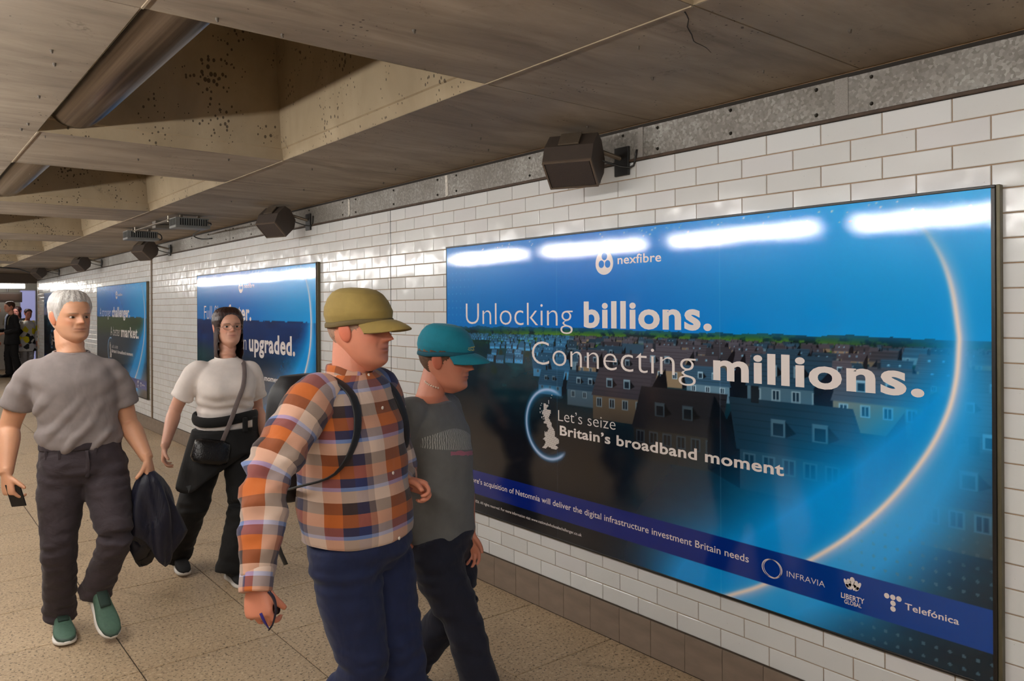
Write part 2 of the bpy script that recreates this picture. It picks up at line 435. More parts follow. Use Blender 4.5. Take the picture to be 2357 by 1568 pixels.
for i in range(len(cy) - 1):
    a, b = cy[i], cy[i + 1]
    panel(CXB, WX - 0.012, a, b); panel(-1.2, CXA, a, b); panel(-3.6, -1.2, a, b)
    if i % 2 == 0: panel(CXA, CXB, a, b)
for i in range(0, len(cy) - 1, 2):        # pale mortar squeezed out along the rib seams
    for x in (CXA, CXB): MB().box((x - .0035, cy[i] + .004, CZ - .0035), (x + .0035, cy[i + 1] - .004, CZ + .004)).obj('mortar_bead', MORTAR, cl)
NB = plain('bolt_stub', (70, 60, 48), 0.6)
for c in coffs:
    x0, x1, y0, y1 = CXA, CXB, c, c + CL; t = 0.012
    lv = [(0, CZ + 0.0005), (0.012, CZ + 0.06), (0.02, CZ + 0.065), (0.10, CZ + 0.95)]
    V = []; F = []
    for q, z in lv: V += [(x0 + q, y0 + q, z), (x1 - q, y0 + q, z), (x1 - q, y1 - q, z), (x0 + q, y1 - q, z)]
    for i in range(len(lv) - 1):
        for j in range(4): F.append((i*4 + j, (i+1)*4 + j, (i+1)*4 + (j+1) % 4, i*4 + (j+1) % 4))
    k = (len(lv) - 1) * 4; F.append((k, k + 3, k + 2, k + 1))
    mobj('coffer', V, F, COFF, cl)
# fixing stubs and stains hang from the soffit
random.seed(5)
for x, y in [(0.42, 2.9), (0.47, 3.55), (0.5, 4.1), (0.49, 4.24), (0.36, 4.33), (0.45, 3.05), (0.6, 4.35), (0.95, 2.3), (1.25, 2.02), (0.75, 2.29), (1.5, 4.4), (2.1, 2.9), (2.3, 3.1), (2.5, 3.3), (2.62, 3.6), (2.2, 1.9), (2.45, 1.6), (2.0, 4.4), (2.4, 4.1), (2.6, 4.6), (2.3, 5.2), (1.9, 1.7), (2.3, 1.2), (2.55, 2.6), (1.1, 4.7), (1.5, 5.05), (2.1, 6.1)]:
    r = random.uniform(0.003, 0.0055)
    s = MB(); s.add(*tube([(x, y, CZ + .002), (x, y, CZ - 0.006), (x + .002, y, CZ - 0.011)], [r * 1.3, r, r * 0.6], sub=1, n=8)[:2]); s.obj('fixing_stub', NB, cl)
# a crack running from the near coffer's corner
cp = [(1.7826, 1.4188, 2.4445), (1.8401, 1.4504, 2.4445), (1.8855, 1.4912, 2.4445), (1.9503, 1.5258, 2.4445), (2.0036, 1.5591, 2.4445), (2.0411, 1.566, 2.4445), (2.0854, 1.5739, 2.4445), (2.1419, 1.5956, 2.4445)]
s = MB(); s.add(*tube([(p[0], p[1], CZ) for p in cp], [0.002, 0.0016, 0.002, 0.0016, 0.0015, 0.0012, 0.001, 0.0006], sub=2, n=6)[:2]); s.obj('crack', plain('crack_shadow', (40, 32, 24), 1.0), cl)

# ---- steel pipe in the coffers
def m_pipe():
    N = Nodes('dull_steel_pipe'); p = N.pos((60, 0.6, 60))
    N.set(Base_Color=N.ramp(N.noise(p, 1.0, 3), [(0.3, lin((104, 98, 96))), (0.7, lin((138, 132, 130)))]), Metallic=1.0, Roughness=0.26, Anisotropic=0.0)
    return N.m
pip = mobj('pipe', *tube([(0.715, -4.5, 2.622), (0.715, 20.5, 2.622)], [0.142, 0.142], sub=1, n=48, ref=(0, 0, 1))[:2], m_pipe(), smooth=True, base=(0.715, 3, 2.48))
setp(pip, 'dull steel pipe running through the ceiling coffers', 'pipe')

# ---- the other sides of the passage
PLW = plain('pale_wall_tile', (206, 202, 194), 0.3, var=0.06)
setp(MB().box((-3.75, NEARY, 0), (-3.6, 17.0, CZ + .05)).obj('wall_left', plain('dim_opposite_wall', (70, 64, 58), 0.5, var=.15, scale=2)), 'unseen dark wall on the far side of the passage', kind='structure')  # out of view; coloured dark so the glossy boards reflect little light
setp(MB().box((-3.75, NEARY - .15, 0), (WX + 0.2, NEARY, CZ + .05)).obj('wall_back', PLW), 'pale wall behind the viewer', kind='structure')

# ---- fluorescent battens over the passage
LTUBE = emis('fluorescent_tube', (1.0, 0.975, 0.94), TUBE_POWER)
HOUS = plain('grey_batten_enamel', (128, 126, 122), 0.5)
LX, LZ = -0.40, 2.222
lights = [2.23 + 1.805 * k for k in range(-3, 10)]
ORD = 'first second third fourth fifth sixth seventh eighth ninth tenth eleventh twelfth thirteenth'.split()
def batten(y, first=None):
    root = empty('batten_light', (LX, y, LZ), 'grey fluorescent batten light over the passage, %s in the row from its near end' % ORD[lights.index(y)], 'light', 'row of batten lights over the passage')
    if first is None:
        V, F = merge([tube([(LX, y - .75, LZ), (LX, y + .75, LZ)], [0.019, 0.019], sub=1, n=12)[:2]]); mobj('tube', V, F, LTUBE, root, smooth=True)
        b = MB().box((LX - .04, y - .78, LZ + .075), (LX + .04, y + .78, LZ + .13), .006); b.obj('housing', HOUS, root)
        for s in (-1, 1):
            MB().box((LX - .022, y + s * .755 - .012, LZ - .024), (LX + .022, y + s * .755 + .012, LZ + .078), .004).obj('lamp_holder', HOUS, root)
            m = MB(); m.bar((LX, y + s * .55, LZ + .12), (LX, y + s * .55, CZ), .006); m.obj('hanging_rod', BLACK, root)
    else:
        for ch in first.children:
            c = ch.copy(); COL.objects.link(c); c.parent = root
    return root
b0 = batten(lights[0])
for y in lights[1:]: batten(y, b0)

# ---- the far cross passage
setp(MB().box((-6, 25.0, 0), (8, 25.2, 3.2)).obj('wall_far', PLW), 'white tiled wall closing the far end of the passage', kind='structure')
setp(MB().box((-6, ENDY + .3, 2.6), (8, 25.0, 2.75)).obj('ceiling_far', plain('far_ceiling_boards', (176, 160, 136), 0.8, var=0.2, scale=3, stretch=(.3, 6, 1))), 'pale boarded ceiling of the far cross passage', kind='structure')
setp(MB().box((7.9, 18, 0), (8, 25.0, 3.2)).obj('wall_far_right', PLW), 'pale end wall of the far cross passage', kind='structure')

# ================================================================== ADVERTISING BOARDS
AW, AH = 3.033, 1.558          # printed sheet, metres
ARC = [(2.70, 1.57), (2.8079, 1.4735), (2.8764, 1.3674), (2.9159, 1.2522), (2.9362, 1.1116), (2.9373, 1.0556), (2.9276, 0.9428), (2.8979, 0.8272),
       (2.8319, 0.69), (2.716, 0.5233), (2.5759, 0.3721), (2.4242, 0.2455), (2.2203, 0.0953), (2.0787, 0.0157), (1.95, -0.05)]
def sm(a, b, x):
    t = np.clip((x - a) / (b - a), 0, 1); return t * t * (3 - 2 * t)
def vnoise(X, Y, s, seed):
    """smooth value noise on arrays"""
    rng = np.random.RandomState(seed); T = rng.rand(64, 64)
    x = X * s; y = Y * s; xi = np.floor(x).astype(int); yi = np.floor(y).astype(int); fx = x - xi; fy = y - yi
    fx = fx * fx * (3 - 2 * fx); fy = fy * fy * (3 - 2 * fy); g = lambda a, b: T[a % 64, b % 64]
    return (g(xi, yi) * (1 - fx) + g(xi + 1, yi) * fx) * (1 - fy) + (g(xi, yi + 1) * (1 - fx) + g(xi + 1, yi + 1) * fx) * fy
def fbm(X, Y, s, seed, o=4):
    r = 0; a = 1; t = 0
    for k in range(o): r = r + a * vnoise(X, Y, s * 2 ** k, seed + k); t += a; a *= 0.55
    return r / t
def mixc(I, m, c):
    return I * (1 - m[..., None]) + np.array(c, float) / 255 * m[..., None]
def art(W, H, variant):
    """the printed picture, as rows (bottom to top) of colour"""
    x = np.linspace(0, AW, W); y = np.linspace(0, AH, H); X, Y = np.meshgrid(x, y)
    cell = AW / W
    u, v = X / AW, Y / AH
    I = np.zeros((H, W, 3))
    sky = np.stack([0 * u, 0.445 + 0.17 * sm(0.35, 1.0, u) + 0.09 * sm(0.72, 1.0, v) - 0.03 * sm(.1, .4, u) * sm(.7, .4, u), 0.78 + 0.14 * sm(0.3, 1.0, u) + 0.10 * sm(.75, 1.0, v)], -1)
    I[:] = np.clip(sky, 0, 1)
    HZ = 1.083
    def poly(pts, c, a=1.0):
        P = np.array(pts, float)
        i0 = max(0, int(P[:, 0].min() / AW * (W - 1)) - 1); i1 = min(W, int(P[:, 0].max() / AW * (W - 1)) + 3)
        j0 = max(0, int(P[:, 1].min() / AH * (H - 1)) - 1); j1 = min(H, int(P[:, 1].max() / AH * (H - 1)) + 3)
        if i1 <= i0 or j1 <= j0: return
        xx, yy = X[j0:j1, i0:i1], Y[j0:j1, i0:i1]; area = 0
        for k in range(len(P)): area += P[k, 0] * P[(k + 1) % len(P), 1] - P[(k + 1) % len(P), 0] * P[k, 1]
        s = 1 if area > 0 else -1; m = np.ones_like(xx)
        for k in range(len(P)):
            p, q = P[k], P[(k + 1) % len(P)]; L = np.hypot(*(q - p)) + 1e-9
            d = s * ((q[0] - p[0]) * (yy - p[1]) - (q[1] - p[1]) * (xx - p[0])) / L
            m = np.minimum(m, np.clip(d / cell + 0.5, 0, 1))
        I[j0:j1, i0:i1] = I[j0:j1, i0:i1] * (1 - m[..., None] * a) + np.array(c, float) / 255 * m[..., None] * a
    rng = random.Random(11 + variant)
    g = Y < HZ + 0.012 * (vnoise(X, Y * 0, 9, 3) - 0.5) + 0.006 * (vnoise(X, Y * 0, 40, 5) - 0.5)
    if variant == 0:
        f = fbm(X * 1.0, Y * 2.2, 9, 21)
        land = np.stack([0.02 + 0.05 * f, 0.12 + 0.16 * f, 0.18 + 0.14 * f], -1)
        I = np.where(g[..., None], land, I)
        I = mixc(I, (sm(HZ - .035, HZ, Y) * g) * 0.75, (8, 92, 142))
        # green belt of trees behind the houses
        t = np.exp(-((Y - (HZ - 0.055)) / 0.038) ** 2) * (0.35 + sm(0.1, 0.35, u) * sm(0.95, 0.75, u)) * g
        n = fbm(X, Y * 1.6, 26, 40)
        I = mixc(I, np.clip(t * 1.1, 0, 1) * sm(0.38, 0.55, n), (78, 128, 36)); I = mixc(I, np.clip(t, 0, 1) * sm(0.55, 0.38, n) * .8, (8, 34, 22))
        def house(cx, cy, w, dark, tint):
            hw = w * rng.uniform(.28, .36); hr = w * rng.uniform(.34, .46); sl = w * rng.choice((-.10, .10, .13, .06)); gw = w * rng.uniform(.2, .3) * rng.choice((-1, 1, 1))
            if tint == 0: roof, wl, ga = (44, 92, 128), (62, 134, 184), (10, 26, 42)
            elif tint == 1: roof, wl, ga = (68, 66, 76), (118, 104, 84), (10, 12, 20)
            else: roof, wl, ga = (42, 70, 92), (78, 106, 124), (8, 14, 24)
            j = rng.uniform(.75, 1.2); D = lambda c: tuple(q * j * dark for q in c)
            x0, x1 = cx - w / 2, cx + w / 2; e = cy + hw; r = e + hr
            poly([(x0, cy), (x1, cy), (x1, e), (x0, e)], D(wl))
            if gw > 0: poly([(x1, cy), (x1 + gw, cy + .1 * w), (x1 + gw, e + .1 * w), (x1 + gw * .45 + sl, r), (x1, e)], D(ga))
            else: poly([(x0, cy), (x0 + gw, cy + .1 * w), (x0 + gw, e + .1 * w), (x0 + gw * .45 + sl, r), (x0, e)], D(ga))
            poly([(x0 - .03 * w, e - .02 * w), (x1 + .03 * w, e - .02 * w), (x1 + sl, r), (x0 + sl, r)], D(roof))
            if w > 0.05:
                k = max(2, int(w / 0.09) + 1)
                for q in range(k):
                    wx = x0 + w * (q + .5) / k; ww = w * .055
                    poly([(wx - ww, cy + hw * .5), (wx + ww, cy + hw * .5), (wx + ww, cy + hw * .88), (wx - ww, cy + hw * .88)], D((150, 176, 192)))
                    poly([(wx - ww * .7, cy + hw * .54), (wx - .1 * ww, cy + hw * .54), (wx - .1 * ww, cy + hw * .84), (wx - ww * .7, cy + hw * .84)], D((24, 40, 54)))
                    poly([(wx + .1 * ww, cy + hw * .54), (wx + ww * .7, cy + hw * .54), (wx + ww * .7, cy + hw * .84), (wx + .1 * ww, cy + hw * .84)], D((24, 40, 54)))
                for q in range(1, 7):
                    yy = e + hr * q / 7; xx = sl * q / 7
                    poly([(x0 + xx, yy), (x1 + xx, yy), (x1 + xx, yy + w * .006), (x0 + xx, yy + w * .006)], D(tuple(p * .7 for p in roof)))
            if w > 0.15:
                for q in (.33, .66):
                    wx = x0 + w * q; ww = w * .06; yy = e + hr * .3
                    poly([(wx - ww, yy), (wx + ww, yy), (wx + ww, yy + w * .13), (wx - ww, yy + w * .13)], D((128, 160, 180)))
                    poly([(wx - ww * .7, yy + .01 * w), (wx + ww * .7, yy + .01 * w), (wx + ww * .7, yy + w * .1), (wx - ww * .7, yy + w * .1)], D((22, 40, 56)))
                    poly([(wx + ww, yy), (wx + ww * 2.4, yy + w * .04), (wx + ww, yy + w * .12)], D((8, 14, 22)))
            elif w > .05 and rng.random() < .7:
                for q in (.25, .6):
                    wx = x0 + w * q + sl * .6; yy = e + hr * .55; poly([(wx, yy), (wx + w * .06, yy), (wx + w * .06, yy + w * .05), (wx, yy + w * .05)], D((120, 176, 210)))
            if rng.random() < .6:
                wx = x0 + w * .2 + sl; poly([(wx, r - .03 * w), (wx + w * .07, r - .03 * w), (wx + w * .07, r + w * .1), (wx, r + w * .1)], D((28, 34, 44)))
        yy = HZ - 0.045
        while yy > 0.36:
            w0 = 0.020 + (HZ - yy - .045) * 0.86
            xx = 0.05 + rng.uniform(0, w0)
            while xx < AW + w0:
                uu = xx / AW; dep = (HZ - yy) / .65; w = w0 * (.42 + .58 * float(sm(.15, .55, uu)))
                dark = float(np.clip(1.25 - .95 * max(0, dep - .30) * (1.45 - .9 * uu), .2, 1.1))
                skip = (rng.random() < .08) or (uu < .14 and dep > .14) or (uu < .26 and dep > .34) or (uu < .42 and dep > .60) or (uu < .55 and dep > .8)
                ww = w * rng.uniform(.85, 1.2)
                if not skip: house(xx, yy + rng.uniform(-.15, .15) * w, ww, dark, 0 if uu < .36 else rng.choice((1, 1, 2)))
                elif uu > .1 and rng.random() < .6 and dep < .5:
                    for q in range(3): cx = xx + rng.uniform(-.3, .3) * w; rr = w * rng.uniform(.15, .3); poly([(cx + rr * math.cos(k), yy + rr + rr * math.sin(k)) for k in (0, .8, 1.6, 2.4, 3.2, 4, 4.8, 5.6)], (16, 46, 34), .8)
                xx += w * rng.uniform(1.15, 1.5)
            yy -= w0 * 0.40
        fade = sm(0.88, 0.38, Y) * (0.50 + .50 * sm(.75, .35, u))
        I = mixc(I, np.clip(fade * 1.06, 0, .97), (9, 13, 24))
        lf = sm(.20, .04, u) * sm(1.0, .80, Y); I = mixc(I, lf * .75, (5, 24, 38))
    elif variant == 1:
        f = fbm(X * .6, Y * 3, 7, 61); f2 = fbm(X, Y * 1.5, 40, 77, 3)
        land = np.stack([0.01 + .05 * f2, 0.10 + 0.14 * f, 0.30 + 0.20 * f], -1); I = np.where(g[..., None], land, I)
        low = sm(.86, .70, Y); I = I * (1 - low[..., None]) + np.stack([.03 + .12 * f2, .09 + .16 * f2, .16 + .22 * f2], -1) * low[..., None]
        I = mixc(I, sm(.30, .02, u) * sm(.9, .7, Y) * sm(.3, .5, Y) * .7, (10, 70, 74))
        I = mixc(I, sm(.62, .32, Y), (8, 14, 26))
    else:
        f = fbm(X * .7, Y * 2.5, 6, 91); f2 = fbm(X, Y * 1.6, 34, 97, 3)
        land = np.stack([0.14 + .14 * f, 0.22 + 0.16 * f, 0.15 + 0.10 * f], -1); I = np.where(g[..., None], land, I)
        low = sm(.95, .75, Y); I = I * (1 - low[..., None]) + np.stack([.10 + .10 * f2, .14 + .14 * f2, .18 + .2 * f2], -1) * low[..., None]
        I = mixc(I, sm(.62, .35, Y) * .9, (34, 36, 44))
    # the glowing arc
    A = catmull(np.array(ARC), 12); dist = np.full(X.shape, 9.0); side = np.zeros(X.shape); par = np.zeros(X.shape)
    sub = (X > 1.3)
    xs_, ys_ = X[sub], Y[sub]; dm = np.full(xs_.shape, 9.0); sg = np.zeros(xs_.shape); pm = np.zeros(xs_.shape)
    for k in range(len(A) - 1):
        p, q = A[k], A[k + 1]; d = q - p; L2 = d @ d
        t = np.clip(((xs_ - p[0]) * d[0] + (ys_ - p[1]) * d[1]) / L2, 0, 1)
        e = np.hypot(xs_ - p[0] - t * d[0], ys_ - p[1] - t * d[1]); c = d[0] * (ys_ - p[1]) - d[1] * (xs_ - p[0])
        b = e < dm; dm[b] = e[b]; sg[b] = np.sign(c[b]); pm[b] = k / len(A)
    dist[sub] = dm; side[sub] = sg; par[sub] = pm
    out = (side > 0)     # outside (right of) the arc
    low_w = sm(.2, .75, par)
    wide = np.where(out, 0.07 + .13 * low_w, 0.05 + .21 * low_w)
    glow = np.exp(-(dist / (wide * 1.12)) ** 1.6) * (0.5 + .6 * low_w)
    I = mixc(I, np.clip(glow * 1.38, 0, .96), (4, 158, 242))
    lobe = np.where(out, np.exp(-(dist / (.10 + .10 * low_w)) ** 2), np.exp(-(dist / .035) ** 2)) * (.3 + .5 * low_w)
    I = mixc(I, np.clip(lobe, 0, .8), (64, 172, 240))
    inn = np.exp(-(dist / np.where(out, .030, .012)) ** 2) * sm(-.02, .25, par) 
    I = mixc(I, np.clip(inn * .75, 0, 1), (190, 200, 236)); I = mixc(I, np.exp(-(dist / .0085) ** 2) * sm(0, .3, par), (246, 232, 224))
    # faint dot raster in the corners
    px_, py_ = np.mod(X, .0418), np.mod(Y + np.where(np.mod(np.floor(X / .0418), 2) == 1, 0.0, 0.0), .0418)
    dd = np.hypot(px_ - .021, py_ - .021) < .0058
    I = mixc(I, dd * (sm(2.45, 2.75, X) * sm(.52, .22, Y) * .5), (104, 140, 160))
    I = mixc(I, dd * (sm(.42, .08, X) * sm(1.0, 1.2, Y) * .22), (120, 190, 240))
    for sx_ in (1.008, 2.015): I = mixc(I, np.exp(-((X - sx_) / .0022) ** 2) * .16, (170, 205, 240))
    rs = random.Random(77)
    for k in range(70):
        cx, cy, r_ = rs.uniform(.3, 3.0), AH - abs(rs.gauss(0, .035)) - .006, rs.uniform(.0015, .0045); poly([(cx - r_ * 1.6, cy), (cx, cy - r_), (cx + r_ * 1.6, cy + r_ * .3), (cx, cy + r_)], (226, 240, 250), .8)
    # blue band
    band = ((Y > .0985) & (Y < .2365)).astype(float)
    bc = np.stack([0 * u, .11 + .14 * sm(.45, 1, u), .46 + .12 * sm(.4, 1, u)], -1)
    I = I * (1 - band[..., None]) + bc * band[..., None]
    # small glowing ring of the campaign mark
    if variant < 3:
        d = np.hypot(X - .9416, Y - .5806); an = np.degrees(np.arctan2(Y - .5806, X - .9416)); on = sm(52, 70, an) + sm(-42, -60, an) * (an < 0); on = np.clip(np.where(an < 0, sm(-40, -62, an), sm(50, 80, an)), 0, 1)
        e = d - .1807
        I = mixc(I, on * np.exp(-(e / np.where(e > 0, .018, .026)) ** 2) * .6, (40, 130, 190)); I = mixc(I, on * np.exp(-(e / .0085) ** 2) * .95, (176, 200, 238))
    return np.clip(I, 0, 1)
def m_print():
    N = Nodes('laminated_print'); a = N.n('ShaderNodeAttribute', attribute_name='tint').outputs[0]
    p = N.pos()
    N.set(Base_Color=a, Roughness=0.22, Specular_IOR_Level=0.12, Coat_Weight=1.0, Coat_Roughness=0.03, Coat_IOR=1.5)
    b = N.n('ShaderNodeBump', in_Height=N.noise(p, 900, 1), in_Strength=0.04, in_Distance=0.0006)
    b2 = N.n('ShaderNodeBump', in_Height=N.noise(p, 2.5, 2), in_Strength=0.05, in_Distance=0.02, in_Normal=b.outputs[0])
    N.inp(N.b.inputs['Coat Normal'], b2.outputs[0]); return N.m
PRINT = m_print()
INK = Nodes('white_print_ink'); INK.set(Base_Color=lin((226, 216, 212)), Roughness=0.36, Coat_Weight=1.0, Coat_Roughness=0.1); INK = INK.m
FRAME = plain('black_board_frame', (26, 23, 22), 0.35)
OLIVE = plain('olive_frame_edge', (96, 90, 70), 0.45, metal=0.4)
def text_geo(s, bold):
    cu = bpy.data.curves.new('t', 'FONT'); cu.body = s; cu.size = 1; cu.offset = bold; cu.resolution_u = 4; cu.space_character = 1.0 + max(0, bold) * 2.2
    o = bpy.data.objects.new('t', cu); COL.objects.link(o)
    dg = bpy.context.evaluated_depsgraph_get(); m = o.evaluated_get(dg).to_mesh()
    V = np.empty(len(m.vertices) * 3); m.vertices.foreach_get('co', V); V = V.reshape(-1, 3)
    F = [tuple(p.vertices) for p in m.polygons]; o.evaluated_get(dg).to_mesh_clear()
    bpy.data.objects.remove(o); bpy.data.curves.remove(cu)
    return V[:, :2].copy(), F
def board(yl, yr, variant, W, H, lines, label, small=True):
    w = yl - yr; X0 = 2.692
    root = empty('advertising_board', (X0, (yl + yr) / 2, PZ0), label, 'billboard', 'advertising boards on the tiled wall')
    def mp(x, y, t=0.0): return (X0 - t, yl - x / AW * w, PZ0 + y / AH * (PZ1 - PZ0))
    I = art(W, H, variant); lc = np.where(I <= .04045, I / 12.92, ((I + .055) / 1.055) ** 2.4)
    x = np.linspace(0, AW, W); y = np.linspace(0, AH, H); XX, YY = np.meshgrid(x, y)
    V = np.stack([np.full(XX.shape, X0), yl - XX / AW * w, PZ0 + YY / AH * (PZ1 - PZ0)], -1).reshape(-1, 3)
    me = bpy.data.meshes.new('print'); n = W * H
    me.vertices.add(n); me.vertices.foreach_set('co', (V - np.array(BASE[root.name])).astype(np.float32).ravel())
    j, i = np.meshgrid(np.arange(H - 1), np.arange(W - 1), indexing='ij'); a = (j * W + i).ravel()
    Q = np.stack([a, a + 1, a + W + 1, a + W], 1).astype(np.int32)
    nq = len(Q); me.loops.add(nq * 4); me.loops.foreach_set('vertex_index', Q.ravel()); me.polygons.add(nq)
    me.polygons.foreach_set('loop_start', np.arange(0, nq * 4, 4, dtype=np.int32)); me.polygons.foreach_set('loop_total', np.full(nq, 4, dtype=np.int32))
    me.update(calc_edges=True)
    c = me.color_attributes.new('tint', 'FLOAT_COLOR', 'POINT'); cc = np.ones((n, 4), np.float32); cc[:, :3] = lc.reshape(-1, 3); c.data.foreach_set('color', cc.ravel())
    me.materials.append(PRINT); pr = bpy.data.objects.new('printed_sheet', me); COL.objects.link(pr); pr.parent = root; BASE[pr.name] = BASE[root.name]
    # panel and frame
    MB().box((X0 + 0.002, yr - .004, PZ0 - .004), (WX - 0.002, yl + .004, PZ1 + .004)).obj('back_panel', BLACK, root)
    t = .012
    MB().box((X0 - .004, yr - t, PZ1), (WX, yl + t * .5, PZ1 + t * .8), .002).obj('frame_rail', FRAME, root)
    MB().box((X0 - .004, yr - t, PZ0 - t * .8), (WX, yl + t * .5, PZ0), .002).obj('frame_rail', FRAME, root)
    MB().box((X0 - .004, yr - t, PZ0), (WX, yr, PZ1), .002).obj('frame_stile', FRAME, root)
    MB().box((X0 + .002, yr - t - .012, PZ0 - .01), (WX, yr - t, PZ1 + .01), .002).obj('frame_stile', OLIVE, root)
    MB().box((X0 - .002, yl, PZ0), (WX, yl + t * .5, PZ1), .002).obj('frame_stile', FRAME, root)
    def ink(name, V2, F): return mobj(name, [mp(q[0], q[1], 0.0006) for q in V2], [tuple(reversed(f)) for f in F], INK, pr)
    def put(s, bold, x0, x1, yb, cap, slope=0.0):
        V2, F = text_geo(s, bold); a, b = V2[:, 0].min(), V2[:, 0].max()
        sy = cap / 0.729
        P = np.stack([x0 + (V2[:, 0] - a) / (b - a) * (x1 - x0), yb + V2[:, 1] * sy], 1)
        # one object for each word
        par_ = list(range(len(P)))
        def root_(k):
            while par_[k] != k: par_[k] = par_[par_[k]]; k = par_[k]
            return k
        for f in F:
            for k in f[1:]: par_[root_(k)] = root_(f[0])
        comp = {}
        for f in F: comp.setdefault(root_(f[0]), []).append(f)
        items = sorted(((min(V2[k, 0] for f in fs for k in f), max(V2[k, 0] for f in fs for k in f), fs) for fs in comp.values()), key=lambda q: q[0])
        words = []; end = -9
        for a_, b_, fs in items:
            if a_ > end + .17: words.append([])
            words[-1] += fs; end = max(end, b_)
        for fs in words:
            us = sorted({k for f in fs for k in f}); mp_ = {k: i for i, k in enumerate(us)}
            ink('lettering', P[us], [tuple(mp_[k] for k in f) for f in fs])
    for L in lines: put(*L)
    def disc(cx, cy, rx, ry=None, n=28):
        ry = ry or rx; return [(cx + rx * math.cos(2 * math.pi * k / n), cy + ry * math.sin(2 * math.pi * k / n)) for k in range(n)]
    def ringf(outer, inner):
        n = len(outer); return outer + inner, [(k, (k + 1) % n, n + (k + 1) % n, n + k) for k in range(n)]
    # egg-shaped maker's mark with three round holes
    bm = bmesh.new()
    def loop(pts):
        vs = [bm.verts.new((p[0], p[1], 0)) for p in pts]; return [bm.edges.new((vs[k], vs[(k + 1) % len(vs)])) for k in range(len(vs))]
    egg = [(1.3513 + .0585 * math.cos(k / 40 * 2 * math.pi) * (1 - .10 * math.sin(k / 40 * 2 * math.pi)), 1.4075 + .0600 * math.sin(k / 40 * 2 * math.pi)) for k in range(40)]
    ed = loop(egg)
    for cx, cy in ((1.3525, 1.4360), (1.3318, 1.3990), (1.3735, 1.3985)): ed += loop(disc(cx, cy, .0185))
    bmesh.ops.triangle_fill(bm, edges=ed, use_beauty=True); bm.verts.index_update()
    ink('round_mark', [(q.co.x, q.co.y) for q in bm.verts], [[q.index for q in f.verts] for f in bm.faces]); bm.free()
    if small:
        # interlaced thin rings
        for k, (dx, dy, r) in enumerate(((0, 0, .0430), (.004, .002, .041), (-.004, .001, .042))):
            V2, F = ringf(disc(2.2535 + dx, .1645 + dy, r, r * .86, 48), disc(2.2535 + dx, .1645 + dy, r - .0022, r * .86 - .0022, 48)); ink('ring_mark', V2, F)
        # lotus-like mark
        def petal(cx, cy, w_, h_, ang):
            P = []
            for k in range(16):
                q = k / 16 * 2 * math.pi; a_ = w_ * math.sin(q) * (1 + .25 * math.cos(q)); b_ = h_ * math.cos(q)
                P.append((cx + a_ * math.cos(ang) - b_ * math.sin(ang), cy + a_ * math.sin(ang) + b_ * math.cos(ang)))
            return P
        for cx, cy, w_, h_, ang in ((2.578, .2035, .0095, .0165, 0), (2.566, .196, .008, .015, .35), (2.590, .196, .008, .015, -.35), (2.571, .183, .008, .012, .2), (2.585, .183, .008, .012, -.2), (2.555, .191, .006, .018, .45), (2.601, .191, .006, .018, -.45), (2.561, .180, .006, .011, .7), (2.595, .180, .006, .011, -.7)):
            ink('petal_mark', petal(cx, cy, w_ * .93, h_ * .93, ang), [tuple(range(16))])
        for cx, cy in ((2.7008, .1873), (2.7217, .1876), (2.7423, .1880), (2.7223, .1673), (2.7222, .1478)):
            ink('dot_mark', disc(cx, cy, .0092, .0092, 20), [tuple(range(20))])
    # dotted outline map
    outl = [(410, 400), (500, 405), (460, 490), (535, 500), (525, 580), (490, 650), (520, 690), (548, 740), (550, 800), (585, 830), (605, 900), (610, 970), (650, 985), (675, 1030), (670, 1070), (620, 1120), (665, 1150), (630, 1195), (540, 1190), (480, 1170), (440, 1210), (370, 1215), (420, 1150), (440, 1080), (395, 1050), (430, 1000), (420, 920), (470, 900), (490, 850), (465, 800), (470, 770), (400, 765), (430, 700), (420, 660), (400, 600), (370, 590), (400, 520)]
    ox, oy, kx, ky = 0.9526, 0.5817, 0.000445, 0.000288
    def inside(px, py):
        c = False; n = len(outl)
        for k in range(n):
            (xa, ya), (xb, yb) = outl[k], outl[(k + 1) % n]
            if (ya > py) != (yb > py) and px < (xb - xa) * (py - ya) / (yb - ya) + xa: c = not c
        return c
    m = MB(); isl = {(345, 500), (360, 440), (378, 405), (345, 570), (372, 540), (372, 655), (398, 680), (400, 640), (550, 225), (540, 280), (500, 345), (495, 375), (430, 912), (425, 940)}
    yy = 210
    while yy < 1225:
        xx = 330
        while xx < 685:
            if inside(xx, yy) or any(abs(xx - a) < 8 and abs(yy - b) < 13 for a, b in isl):
                cx, cy = ox + (xx - 520) * kx, oy - (yy - 760) * ky - .0
                m.add([mp(cx - .0028, cy - .0019, .0006), mp(cx + .0028, cy - .0019, .0006), mp(cx + .0028, cy + .0019, .0006), mp(cx - .0028, cy + .0019, .0006)], [(3, 2, 1, 0)])
            xx += 14
        yy += 17.5
    o = m.obj('dotted_map', INK, pr)
    return root
S = AW; T = AH
def tl(s, bold, a, b, cap):
    """line of print from measured fractions: left end of baseline, right end, top of a capital"""
    return (s, bold, a[0] * AW, b[0] * AW, a[1] * AH, cap[1] * AH - a[1] * AH)
TB, TL_, TM = 0.030, -0.014, 0.010
common = [
    tl('nexfibre', 0.012, (0.4744, 0.8953), (0.5618, 0.8935), (0.4745, 0.923)),
    tl("Let\u2019s seize", -0.012, (0.3349, 0.3898), (0.4681, 0.3929), (0.335, 0.4282)),
    tl("Britain\u2019s broadband moment", 0.024, (0.3388, 0.3443), (0.7608, 0.3404), (0.339, 0.3762)),
]
